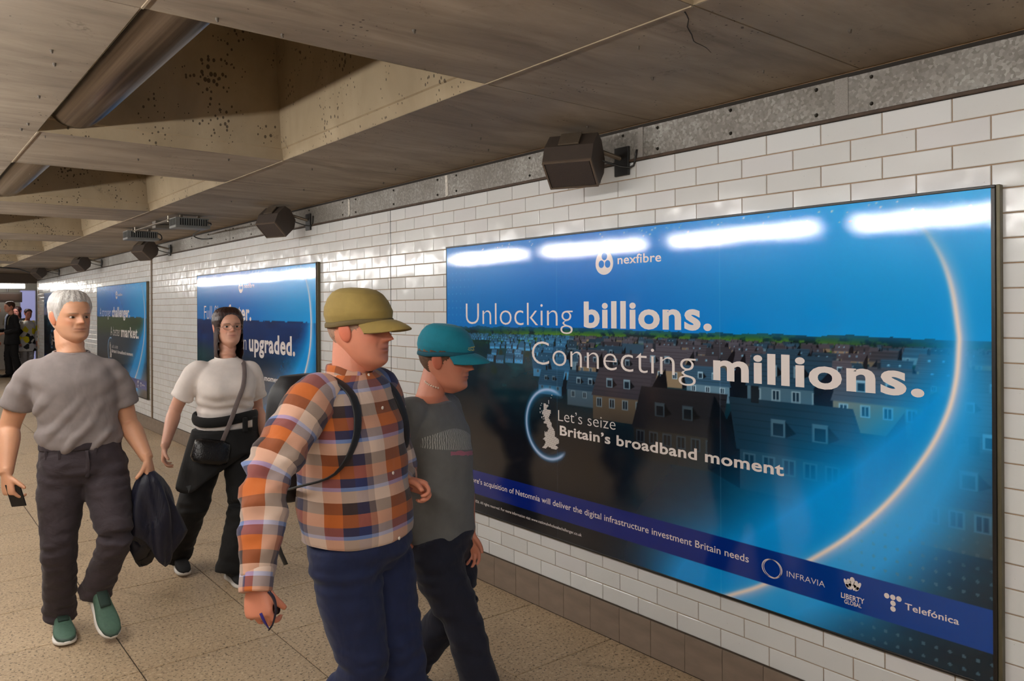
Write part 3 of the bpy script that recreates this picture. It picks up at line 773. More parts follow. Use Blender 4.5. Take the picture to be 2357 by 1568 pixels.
smallp = [
    tl('nexfibre\u2019s acquisition of Netomnia will deliver the digital infrastructure investment Britain needs', 0.006, (0.0524, 0.104), (0.7084, 0.1009), (0.0525, 0.1241)),
    tl('\u00a9 nexfibre 2026. All rights reserved. For more information visit www.nationalwholesalechallenger.co.uk', 0.004, (0.0543, 0.0309), (0.3907, 0.0317), (0.0544, 0.041)),
    tl('INFRAVIA', -0.008, (0.7642, 0.0977), (0.8155, 0.0986), (0.7642, 0.1127)),
    tl('LIBERTY', 0.022, (0.8359, 0.0864), (0.8645, 0.0895), (0.8359, 0.0985)),
    tl('GLOBAL', 0.016, (0.84, 0.0751), (0.8609, 0.0771), (0.8401, 0.0847)),
    tl('Telef\u00f3nica', 0.014, (0.9107, 0.1021), (0.9672, 0.0989), (0.9107, 0.1168)),
]
big = [
    tl('Unlocking', TL_, (0.0666, 0.7028), (0.372, 0.7023), (0.067, 0.7882)),
    tl('billions.', TB, (0.3984, 0.7031), (0.6511, 0.7051), (0.3987, 0.7847)),
    tl('Connecting', TL_, (0.2666, 0.5705), (0.6236, 0.5766), (0.267, 0.6557)),
    tl('millions.', TB, (0.6532, 0.571), (0.933, 0.5719), (0.6535, 0.6468)),
]
board(BOARDS[0][1], BOARDS[0][0], 0, 820, 421, big + common + smallp, 'large blue board reading Unlocking billions, Connecting millions, nearest the camera')
h1, h2, c1, c2 = 1.0845, 0.795, 0.105, 0.125
two = [('Full fibre', TL_, .235, .93, h1, .155), ('faster.', TB, .99, 1.62, h1, .155), ('Britain', TL_, .98, 1.49, h2, .165), ('upgraded.', TB, 1.56, 2.62, h2, .165)]
three = [('A stronger', TL_, .20, .98, h1, .15), ('challenger.', TB, 1.05, 2.15, h1, .15), ('A better', TL_, .95, 1.56, h2, .15), ('market.', TB, 1.63, 2.62, h2, .15)]
board(BOARDS[1][1], BOARDS[1][0], 1, 300, 154, two + common + smallp[3:], 'blue board reading faster and upgraded, behind the woman in white')
board(BOARDS[2][1], BOARDS[2][0], 2, 220, 112, three + common + smallp[3:], 'blue board reading A stronger challenger, A better market, right of the grey-haired man')
board(BOARDS[3][1], BOARDS[3][0], 0, 200, 102, big + common + smallp[3:], 'farthest blue board, partly hidden behind the grey-haired man\u2019s head', small=False)

# ================================================================== LOUDSPEAKERS, SENSORS, CABLES
SPK = plain('brown_speaker_case', (64, 54, 47), 0.55, var=0.1)
SPG = plain('brown_speaker_grille', (58, 47, 40), 0.75, var=0.25, scale=300, bump=0.3, bscale=500)
SPE = plain('brown_speaker_rim', (92, 78, 66), 0.5)
BRK = plain('bracket_steel', (110, 98, 84), 0.5, metal=0.6)
def speaker(c, label, yaw=28, tilt=48, s=1.0, arm=True):
    c = Vector(c); root = empty('loudspeaker', c, label, 'speaker', 'loudspeakers under the ceiling edge')
    n = Vector((-math.cos(math.radians(yaw)), -math.sin(math.radians(yaw)), 0)); l = Vector((-n.y, n.x, 0))   # l: along the wall
    nn = (n * math.cos(math.radians(tilt)) + Vector((0, 0, -1)) * math.sin(math.radians(tilt))); uu = l.cross(nn) * -1
    if uu.z < 0: uu = -uu
    hl = .118 * s
    # profile in (nn, uu): flat front, bellied top and bottom, narrow back
    prof = [(.085, -.082), (.085, .075), (.01, .100), (-.085, .090), (-.105, .03), (-.08, -.06), (-.02, -.095)]
    prof = [(a * s, b * s) for a, b in prof]
    MB().prism([c + nn * a + uu * b - l * hl for a, b in prof], l * 2 * hl).obj('case', SPK, root)
    MB().obox(c + nn * .088 * s - uu * .0035 * s, l, uu, nn, hl * .90, .068 * s, .004 * s, .0015).obj('grille', SPG, root)
    fr = MB(); f0 = c + nn * .088 * s - uu * .0035 * s; hh = .0745 * s
    for q in (-1, 1):
        fr.obox(f0 + uu * q * hh, l, uu, nn, hl, .0045 * s, .006 * s, .001); fr.obox(f0 + l * q * (hl - .004), l, uu, nn, .0045 * s, hh, .006 * s, .001)
    fr.obj('rim', SPE, root)
    if arm:
        m = MB(); b0 = c - nn * .08 * s + uu * .05 * s; b1 = Vector((WX - .004, c.y - .10, c.z + .02))
        m.bar(b0, b1, .011, 10); br = m.obj('bracket_arm', BRK, root)
        MB().box((WX - .016, c.y - .15, c.z - .06), (WX - .004, c.y - .06, c.z + .075), .002).obj('wall_plate', BLACK, root)
        MB().obox(c + uu * .108 * s - nn * .03, l, nn, uu, .05, .04, .004, .001).obj('ceiling_plate', BRK, root)
        mobj('cable', *tube([c - nn * .085 * s, c - nn * .11 * s + Vector((0, -.06, -.05)), Vector((WX - .02, c.y - .16, c.z - .03)), Vector((WX - .012, c.y - .2, c.z + .05))], [.005] * 4, n=8)[:2], BLACK, root, smooth=True)
    return root
speaker((2.5, 2.6362, 2.2794), 'brown loudspeaker above the nearest blue board, closest to the camera')
speaker((2.48, 6.1447, 2.3058), 'brown loudspeaker second from the camera, above the second blue board', yaw=18)
speaker((2.46, 10.1788, 2.3181), 'brown loudspeaker below the smaller finned sensor box', yaw=18)
speaker((2.44, 14.0868, 2.3435), 'brown loudspeaker fourth from the camera, above the third board', yaw=18)
speaker((2.38, 18.0762, 2.3562), 'farthest brown loudspeaker at the end of the tiled wall', yaw=18)
FIN = plain('grey_finned_casing', (104, 104, 100), 0.45)
FIND = plain('dark_fin_gap', (24, 24, 25), 0.7)
def finbox(c, label, w=.30, d=.20, h=.085):
    c = Vector(c); root = empty('sensor_box', c, label, 'sensor box', 'finned sensor boxes under the ceiling')
    MB().box(c + Vector((-w/2, -d/2, -.012)), c + Vector((w/2, d/2, .012)), .006).obj('base_plate', FIN, root)
    MB().box(c + Vector((-w/2 + .03, -d/2 + .012, .012)), c + Vector((w/2 - .015, d/2 - .012, h - .01)), .004).obj('core', FIND, root)
    for k in range(13):
        x = -w/2 + .035 + k * (w - .06) / 12
        MB().box(c + Vector((x - .003, -d/2 + .003, .012)), c + Vector((x + .003, d/2 - .003, h - .012))).obj('fin', FIN, root)
    for k in range(5):
        y = -d/2 + .01 + k * (d - .02) / 4
        MB().box(c + Vector((-w/2 + .002, y - .003, .012)), c + Vector((-w/2 + .033, y + .003, h - .012))).obj('fin', FIN, root)
    MB().box(c + Vector((-w/2 + .0, -d/2, h - .014)), c + Vector((w/2 - .01, d/2, h - .006)), .002).obj('top_rail', FIN, root)
    for x in (-w * .25, w * .25):
        MB().box(c + Vector((x - .012, -.012, h - .008)), Vector((c.x + x + .012, c.y + .012, CZ)), .002).obj('hanger', BRK, root)
    return root
f1 = (2.1267, 7.2599, 2.335); f2 = (2.077, 8.7667, 2.335)
finbox(f1, 'finned grey sensor box hung under the ceiling, the nearer one')
finbox(f2, 'finned grey sensor box hung under the ceiling, the farther one', w=.31)
jb = (f1[0] - .03, (f1[1] + f2[1]) / 2 - .1)
root = empty('mounting_rail', (jb[0], jb[1], 2.38), 'steel rail and junction box between the two sensor boxes', 'bracket')
MB().box((jb[0] - .11, jb[1] - .06, 2.375), (jb[0] + .10, jb[1] + .06, CZ), .004).obj('junction_box', plain('junction_box_grey', (88, 80, 68), 0.6), root)
MB().box((jb[0] - .13, f1[1] + .115, 2.400), (jb[0] - .10, f2[1] - .115, 2.408)).obj('rail', BRK, root)
for y in (f1[1] + .15, f2[1] - .15):
    m = MB(); m.bar((jb[0] - .115, y, 2.39), (jb[0] - .115, y, CZ), .006); m.obj('stud', plain('bright_stud', (220, 210, 190), 0.3, metal=.5), root)
o = mobj('cable', *tube([Vector(f1) + Vector((.1, 0, .06)), Vector(f1) + Vector((.17, -.05, .03)), (2.55, 8.5842, 2.397), (2.66, 8.6944, 2.3643), (2.712, 8.4809, 2.3562)], [.007] * 5, n=8)[:2], BLACK, smooth=True, base=f1)
setp(o, 'black cable looping from the nearer sensor box to the metal strip', 'cable')
o = mobj('cable', *tube([Vector(f2) + Vector((.10, 0, .07)), Vector(f2) + Vector((.18, -.02, .06)), Vector(f2) + Vector((.20, 0, .01)), Vector(f2) + Vector((.14, .02, .0))], [.006] * 4, n=8)[:2], BLACK, smooth=True, base=f2)
setp(o, 'black cable curled at the end of the farther sensor box', 'cable')

# ================================================================== PEOPLE: building blocks
def nrm(v):
    v = np.asarray(v, float); return v / (np.linalg.norm(v) + 1e-12)
def frame(fwd, upv=(0, 0, 1)):
    f = nrm(fwd); r = nrm(np.cross(f, upv)); u = np.cross(r, f); return r, f, u
def m_skin(name, c, rough=0.5):
    N = Nodes(name); a = N.n('ShaderNodeAttribute', attribute_name='tint').outputs[0]; p = N.obj()
    k = N.noise(p, 14, 4, 0.6)
    col = N.mix(0.35, a, N.ramp(k, [(0.3, tuple(q * 0.8 for q in lin(c))), (0.7, lin(c))]))
    N.set(Base_Color=col, Roughness=rough, Subsurface_Weight=0.08, Subsurface_Radius=(0.02, 0.008, 0.004), Subsurface_Scale=0.3)
    N.bump(N.noise(p, 160, 2), 0.12, 0.002); return N.m
def m_cloth(name, c, rough=0.85, var=0.10, weave=420, fold=9, fs=0.25, stretch=(1, 1, 0.5), sheen=0.06):
    if name in MATS: return MATS[name]
    N = Nodes(name); p = N.obj(); k = N.noise(p, 30, 4); c = lin(c)
    N.set(Base_Color=N.ramp(k, [(0.3, tuple(q * (1 - var) for q in c)), (0.7, tuple(q * (1 + var) for q in c))]), Roughness=rough, Sheen_Weight=sheen, Sheen_Roughness=0.5)
    f = N.noise(N.obj(stretch), fold, 3, 0.5, 0.6)
    b = N.n('ShaderNodeBump', in_Height=f, in_Strength=fs, in_Distance=0.03)
    b2 = N.n('ShaderNodeBump', in_Height=N.noise(p, weave, 1), in_Strength=0.15, in_Distance=0.001, in_Normal=b.outputs[0])
    N.inp(N.b.inputs['Normal'], b2.outputs[0]); MATS[name] = N.m; return N.m
HZS = np.array([-.06, .0, .05, .12, .2, .3, .4, .5, .6, .7, .8, .88, .94, .98, 1.0])
HFY = np.array([.20, .34, .40, .425, .415, .415, .415, .405, .425, .415, .365, .28, .18, .08, -.04])
HBY = np.array([.02, -.02, -.06, -.12, -.20, -.33, -.43, -.475, -.495, -.495, -.47, -.41, -.33, -.22, -.06])
HHW = np.array([.05, .115, .19, .25, .285, .318, .338, .348, .350, .348, .328, .285, .22, .13, .01])
def head_slices(z, jaw=1.0):
    fy = np.interp(z, HZS, HFY); by = np.interp(z, HZS, HBY); hw = np.interp(z, HZS, HHW)
    return fy, by, .955 * hw * (1 + (jaw - 1) * sm(.45, .1, z))
def smooth_z(m, z0=-.06, z1=1.0):
    t = np.linspace(0, 1, m); return z0 + (z1 - z0) * np.sin(t * np.pi / 2)
def head_geo(Hh, skin, lip, brow, jaw=1.0, nose=1.0, stubble=0.0, female=False, n=112, m=96):
    z = smooth_z(m); ph = np.linspace(-np.pi, np.pi, n, endpoint=False)
    fy, by, hw = head_slices(z, jaw)
    k = np.array([1, 2, 3, 2, 1.]); k /= k.sum()
    pad = lambda q: np.convolve(np.pad(q, 2, 'edge'), k, 'valid'); fy, by, hw = pad(fy), pad(by), pad(hw)
    Z, PH = np.meshgrid(z, ph, indexing='ij'); FY, BY, HW = (q[:, None] * np.ones_like(PH) for q in (fy, by, hw))
    yc = (FY + BY) / 2; s, c = np.sin(PH), np.cos(PH)
    X = HW * np.sign(s) * np.abs(s) ** 0.92
    Y = yc + np.where(c > 0, (FY - yc) * np.abs(c) ** 0.86, -(yc - BY) * np.abs(c) ** 0.95)
    fr = np.clip(c, 0, 1) ** 0.5; ax = np.abs(X); G = lambda a, b, w: np.exp(-((a - b) / w) ** 2)
    d = np.zeros_like(X)
    ridge = np.interp(Z, [.36, .385, .415, .45, .56, .62], [0, .055, .118, .095, .022, 0]) * nose
    d += ridge * np.exp(-(ax / np.interp(Z, [.38, .44, .58], [.062, .046, .036])) ** 2)
    d += .020 * nose * G(ax, .058, .026) * G(Z, .405, .028)                # nostril wings
    d -= .058 * G(ax, .135, .078) * G(Z, .520, .040)                       # eye sockets
    d += .020 * G(ax, .13, .11) * G(Z, .60, .03) * (0.6 if female else 1.1)   # brow ridge
    d += .012 * G(ax, .135, .06) * G(Z, .545, .014)                        # upper lid
    d += .016 * G(ax, .21, .07) * G(Z, .44, .06)                           # cheekbone
    d += .022 * G(ax, 0, .085) * G(Z, .292, .020) + .024 * G(ax, 0, .072) * G(Z, .245, .022)
    d -= .020 * G(ax, 0, .10) * G(Z, .268, .0085)                          # line of the mouth
    d -= .012 * G(ax, 0, .12) * G(Z, .195, .022); d += .026 * G(ax, 0, .10) * G(Z, .10, .05)
    d -= .014 * G(ax, .14 + .10 * (.36 - Z), .022) * G(Z, .33, .05); d -= .012 * G(ax, .235, .05) * G(Z, .30, .08); d -= .010 * G(ax, .12, .06) * G(Z, .468, .012)                           # fold beside the mouth
    Y = Y + d * fr
    col = np.ones(X.shape + (3,)) * np.array(lin(skin)); front = c > .25
    def tint(mask, cc): 
        nonlocal col; col = col * (1 - mask[..., None]) + np.array(lin(cc)) * mask[..., None]
    red = tuple(min(255, q) for q in (skin[0] * 1.0, skin[1] * .80, skin[2] * .76))
    tint(np.clip(.6 * G(ax, .2, .08) * G(Z, .42, .08) + .6 * G(ax, 0, .06) * G(Z, .41, .05), 0, .7) * front, red)
    if stubble: tint(stubble * sm(.38, .28, Z) * sm(-.2, .1, c) * sm(.0, .06, Z), tuple(q * .72 for q in skin))
    tint(np.clip(G(ax, 0, .088) * 1.3 * G(Z, .270, .032), 0, 1) * front * .85, lip)
    tint(np.clip(1.3 * G(ax, 0, .08) * G(Z, .268, .006), 0, 1) * front * .7, tuple(q * .45 for q in lip))
    bm_ = sm(.045, .07, ax) * sm(.24, .19, ax) * G(Z, .595 - .6 * (ax - .13) ** 2, .014) * front; tint(np.clip(bm_ * 1.2, 0, 1) * .9, brow)
    tint(np.clip(.75 * G(ax, .135, .07) * G(Z, .525, .034), 0, 1) * front, tuple(q * .66 for q in skin)); tint(np.clip(.5 * G(ax, .14 + .10 * (.36 - Z), .014) * G(Z, .33, .05), 0, 1) * front, tuple(q * .7 for q in skin))  # shade in the eye sockets and mouth folds put into the skin colour
    tint(np.clip(G(ax, .135, .058) * G(Z, .541, .0075) * 1.2, 0, 1) * front * .8, (50, 34, 28))
    P = np.stack([X, Y, Z], -1).reshape(-1, 3) * Hh; C = col.reshape(-1, 3)
    F = [(i * n + j, i * n + (j + 1) % n, (i + 1) * n + (j + 1) % n, (i + 1) * n + j) for i in range(m - 1) for j in range(n)]
    F += [tuple(range(n - 1, -1, -1)), tuple((m - 1) * n + j for j in range(n))]
    # ears
    for sx in (-1, 1):
        v1, f1 = ellipsoid((sx * .352 * Hh, -.03 * Hh, .49 * Hh), [(sx * .035 * Hh, -.03 * Hh, 0), (0.0, .085 * Hh, .015 * Hh), (sx * .02 * Hh, -.03 * Hh, .145 * Hh)], 14, 10)
        v1 = np.asarray(v1); k0 = len(P); P = np.vstack([P, v1]); C = np.vstack([C, np.ones((len(v1), 3)) * np.array(lin(red))]); F = F + [tuple(i + k0 for i in f) for f in f1]
    return P, F, C
def place(P, org, fr):
    r, f, u = fr; P = np.asarray(P); return np.asarray(org) + P[:, :1] * r + P[:, 1:2] * f + P[:, 2:3] * u
def shell(Hh, thick, hl, zmin=-.05, jaw=1.0, n=96, m=70, vol=0.0, wave=0.0, seed=0, lowfix=None):
    """hair shell: head form pushed out by thick above hairline hl(phi)"""
    z = np.linspace(zmin, 1.0, m); z = zmin + (1 - zmin) * np.sin(np.linspace(0, 1, m) * np.pi / 2)
    ph = np.linspace(-np.pi, np.pi, n, endpoint=False)
    zc = z if lowfix is None else np.maximum(z, lowfix)
    fy, by, hw = head_slices(zc, jaw); Z, PH = np.meshgrid(z, ph, indexing='ij'); FY, BY, HW = (q[:, None] * np.ones_like(PH) for q in (fy, by, hw))
    yc = (FY + BY) / 2; s, c = np.sin(PH), np.cos(PH)
    H = hl(np.abs(PH)); t = np.clip((Z - H) / .13, -.3, 1); th = thick * np.where(t > 0, np.sqrt(np.clip(t, 0, 1)), t * .5)
    th = th * (.6 + .4 * sm(.45, .8, Z) + vol * sm(.6, 1, Z))
    if wave: th = th + wave * np.sin(PH * 17 + 5 * np.sin(Z * 6) + seed) * .5 + wave * np.sin(PH * 41 + seed * 3 + Z * 4) * .3
    X = (HW + th) * np.sign(s) * np.abs(s) ** .92; Y = yc + np.where(c > 0, (FY - yc + th) * np.abs(c) ** .86, -(yc - BY + th) * np.abs(c) ** .95)
    Zo = Z + th * sm(.75, 1.0, Z)
    V = np.stack([X, Y, Zo], -1).reshape(-1, 3) * Hh; keep = (Z > H - .05).ravel()
    F = []
    for i in range(m - 1):
        for j in range(n):
            q = (i * n + j, i * n + (j + 1) % n, (i + 1) * n + (j + 1) % n, (i + 1) * n + j)
            if all(keep[k] for k in q): F.append(q)
    F.append(tuple((m - 1) * n + j for j in range(n)))
    used = sorted({k for f in F for k in f}); mp = {k: i for i, k in enumerate(used)}
    return V[used], [tuple(mp[k] for k in f) for f in F]
def hand_geo(wrist, d, palm, size=1.0, curl=(.35, .5, .35), thumb=.5, side=1, spread=.12, thumb_curl=.3):
    """closed shapes of palm and five fingers; d: towards the fingertips, palm: direction the palm faces, side: +1/-1 places the thumb"""
    d = nrm(d); pn = nrm(np.asarray(palm, float) - np.dot(palm, d) * d); s = np.cross(d, pn) * side; w = np.asarray(wrist, float); k = size
    out = []
    C = [w - d * .03 * k, w + d * .01 * k, w + d * .045 * k, w + d * .078 * k, w + d * .096 * k]
    A = [s * .025 * k, s * .029 * k, s * .040 * k, s * .043 * k, s * .038 * k]; B = [pn * .019 * k, pn * .018 * k, pn * .0165 * k, pn * .0145 * k, pn * .010 * k]
    out.append(loft(catmull(np.array(C), 3), catmull(np.array(A), 3), catmull(np.array(B), 3), 16, 2.4)[:2])
    for q, (off, L, r) in enumerate(((.0325, .074, .0084), (.0112, .082, .0086), (-.0104, .077, .0083), (-.0310, .060, .0074))):
        b = w + d * (.085 - .005 * abs(q - 1)) * k + s * off * k; dr = nrm(d + s * spread * (1.5 - q) * .5); pts = [b - dr * .012 * k]; rad = [r * k]
        ang = 0; P = b; pts.append(P); rad.append(r * 1.04 * k)
        for seg, cu in zip((.46, .30, .24), curl):
            ang += cu * (1 + .06 * q); v = dr * math.cos(ang) + pn * math.sin(ang); P = P + v * L * seg * k; pts.append(P); rad.append(r * (.98, .92, .74)[len(pts) - 3] * k)
        out.append(tube(pts, rad, sub=3, n=10)[:2])
    b = w + d * .022 * k + s * .022 * k + pn * .004 * k; v0 = nrm(d * .75 + s * thumb * 1.3 + pn * .25); pts = [b - v0 * .012 * k, b, b + v0 * .034 * k]
    v1 = nrm(v0 + pn * thumb_curl + d * .2); pts.append(pts[-1] + v1 * .028 * k); v2 = nrm(v1 + pn * thumb_curl + d * .15); pts.append(pts[-1] + v2 * .024 * k)
    out.append(tube(pts, [.013 * k, .0135 * k, .0115 * k, .0105 * k, .0078 * k], sub=3, n=10)[:2])
    return out
def torso_loft(rings, n=40, sub=4, ex=2.35):
    """rings: (centre, half width, half depth, side vector)"""
    C = catmull(np.array([r[0] for r in rings], float), sub)
    L = [nrm(r[3]) for r in rings]
    A = catmull(np.array([l * r[1] for l, r in zip(L, rings)]), sub)
    T = np.gradient(C, axis=0)
    Bm = catmull(np.array([[r[2]] for r in rings]), sub)
    B = []
    for a, b in zip(A, Bm):
        f = nrm(np.cross(nrm(a), (0, 0, 1))); B.append(f * b[0])
    return loft(C, A, np.array(B), n, ex)
def shoe(parent, heel, fwd, upv, L, w, M, name='shoe', label=None, laces=True):
    """sole, upper, toe guard and laces; heel: point under the heel, fwd: towards the toe"""
    r, f, u = frame(fwd, upv); h = np.asarray(heel, float)
    def rings(prof):
        C, A, B = [], [], []
        for t, hw, z0, z1, off in prof: C.append(h + f * t * L + u * (z0 + z1) / 2 + r * off * w); A.append(r * hw * w); B.append(u * (z1 - z0) / 2)
        return [catmull(np.array(q), 4) for q in (C, A, B)]
    up_ = rings([(-.01, .50, .02, .075, 0), (.05, .66, .02, .10, 0), (.16, .70, .02, .112, 0), (.30, .70, .02, .105, 0), (.45, .78, .02, .088, .02), (.62, .92, .02, .070, .03), (.78, .95, .02, .060, .02), (.92, .74, .02, .050, -.02), (1.0, .30, .02, .038, -.04)])
    so = rings([(-.03, .50, .0, .030, 0), (.04, .76, .0, .034, 0), (.25, .80, .0, .032, 0), (.45, .84, .0, .029, .02), (.64, 1.02, .0, .027, .03), (.82, 1.0, .002, .026, .02), (.95, .74, .006, .027, -.02), (1.02, .30, .012, .027, -.04)])
    V, F, _ = loft(*up_, n=28, ex=2.6); root = mobj(name, V, F, M['upper'], parent, smooth=True)
    if label: root['label'] = label
    V, F, _ = loft(*so, n=28, ex=3.4); mobj('sole', V, F, M['sole'], root, smooth=True)
    tg = rings([(.80, .90, .022, .050, .02), (.93, .77, .022, .044, -.02), (1.012, .34, .022, .036, -.04)])
    V, F, _ = loft(*tg, n=24, ex=2.8); mobj('toe_guard', V * 1.0 + u * .0008, F, M['toe'], root, smooth=True)
    if laces:
        for t in (.30, .37, .44, .51):
            z = np.interp(t, [.30, .45, .62], [.105, .088, .070]) + .003
            pts = [h + f * (t + .01) * L + r * q * w * .42 + u * (z - .006 * abs(q) ** 2 * 2) for q in (-1, -.4, .4, 1)]
            mobj('lace', *tube(pts, [.0028] * 4, sub=3, n=6)[:2], M['lace'], root, smooth=True)
        tng = [h + f * t * L + u * (np.interp(t, [.22, .30, .45, .55], [.118, .108, .090, .08])) for t in (.18, .28, .42, .54)]
        mobj('tongue', *tube(tng, [(.024, .006)] * 4, sub=3, n=12, ref=tuple(u))[:2], M['tongue'], root, smooth=True)
    return root
def eye(parent, c, fwd, r, iris=(70, 60, 48)):
    R, f, u = frame(fwd); V, F = ellipsoid(c, [R * r * 1.12, u * r * .50, f * r], 20, 14); dv = V - np.asarray(c); d = np.sqrt(np.clip(1 - ((dv @ R) / r) ** 2 - ((dv @ u) / r) ** 2, 0, 1)) * ((dv @ f) > 0)
    col = np.where((d > .95)[:, None], np.array(lin((14, 11, 10))), np.where((d > .80)[:, None], np.array(lin(iris)), np.array(lin((206, 196, 188)))))
    mobj('eye', V, F, EYEM, parent, smooth=True, col=col)
N_ = Nodes('eye_surface'); N_.set(Base_Color=N_.n('ShaderNodeAttribute', attribute_name='tint').outputs[0], Roughness=0.15); EYEM = N_.m
def body(root, skinm, skin, parts, head, voxel=.0047):
    """one continuous skin surface: remeshed limbs and trunk, with the head grown on the neck"""
    V, F = union(parts, voxel, 3)
    hp, hf, hc = head
    C = np.ones((len(V), 3)) * np.array(lin(skin)); k = len(V)
    return mobj('body', np.vstack([V, hp]), list(F) + [tuple(i + k for i in f) for f in hf], skinm, root, smooth=True, col=np.vstack([C, hc]))
def arm_parts(sh, el, wr, s=1.0):
    sh, el, wr = (np.asarray(q, float) for q in (sh, el, wr)); a = sh + (el - sh) * .5; b = el + (wr - el) * .28; c = el + (wr - el) * .7
    return [ellipsoid(el, [(.042 * s, 0, 0), (0, .042 * s, 0), (0, 0, .046 * s)], 14, 10), tube([sh + (el - sh) * .10 - (0, 0, .012), a, el, b, c, wr], [.040 * s, .047 * s, .041 * s, .044 * s, .033 * s, .026 * s], sub=4, n=18)[:2]]
def leg_parts(hip, kn, an, s=1.0):
    hip, kn, an = (np.asarray(q, float) for q in (hip, kn, an))
    return [tube([hip, hip + (kn - hip) * .5, kn, kn + (an - kn) * .35, an, an + (0, 0, -.04)], [.062 * s, .050 * s, .034 * s, .034 * s, .028 * s, .030 * s], sub=3, n=16)[:2]]
def trouser_geo(waist, hipc, lat, hw, hd, legs, voxel=.009, radii=(.098, .085, .075, .072, .070), seed=1.0, amp=1.0):
    """waist and hip rings plus one tapering tube for each leg, welded"""
    parts = [torso_loft([(np.asarray(waist) + (0, 0, .004), hw * .93, hd * .93, lat), (np.asarray(waist) * .5 + np.asarray(hipc) * .5, hw * .98, hd * 1.02, lat), (hipc, hw, hd * 1.04, lat), (np.asarray(hipc) - (0, 0, .07), hw * .86, hd * .80, lat)], n=36)[:2]]
    for hip, kn, an in legs:
        hip, kn, an = (np.asarray(q, float) for q in (hip, kn, an))
        parts.append(tube([hip + (0, 0, .03), hip + (kn - hip) * .35, hip + (kn - hip) * .72, kn, kn + (an - kn) * .5, an, an + nrm(an - kn) * .03], [radii[0], radii[0] * .98, radii[1], radii[2] * 1.02, radii[3], radii[4], radii[4] * 1.02], sub=4, n=26)[:2])
    V, F = union(parts, voxel, 6)
    kz = [np.asarray(l[1]) for l in legs]; az = [np.asarray(l[2]) for l in legs]; hz = np.asarray(hipc)
    def fold(p):
        w = .25 + sum(math.exp(-np.sum((p - q) ** 2) / .016) for q in kz) + 1.1 * sum(math.exp(-((p[2] - q[2]) ** 2) / .006) * math.exp(-np.sum((p[:2] - q[:2]) ** 2) / .02) for q in az) + .8 * math.exp(-((p[2] - hz[2] + .04) ** 2) / .006)
        return amp * w * .0115 * (fnoise(p, (9, 9, 26), seed) + .6 * fnoise(p, (16, 16, 34), seed + 5)) + .004 * fnoise(p, (5, 5, 3), seed + 9)
    return wrinkle(V, F, fold), F

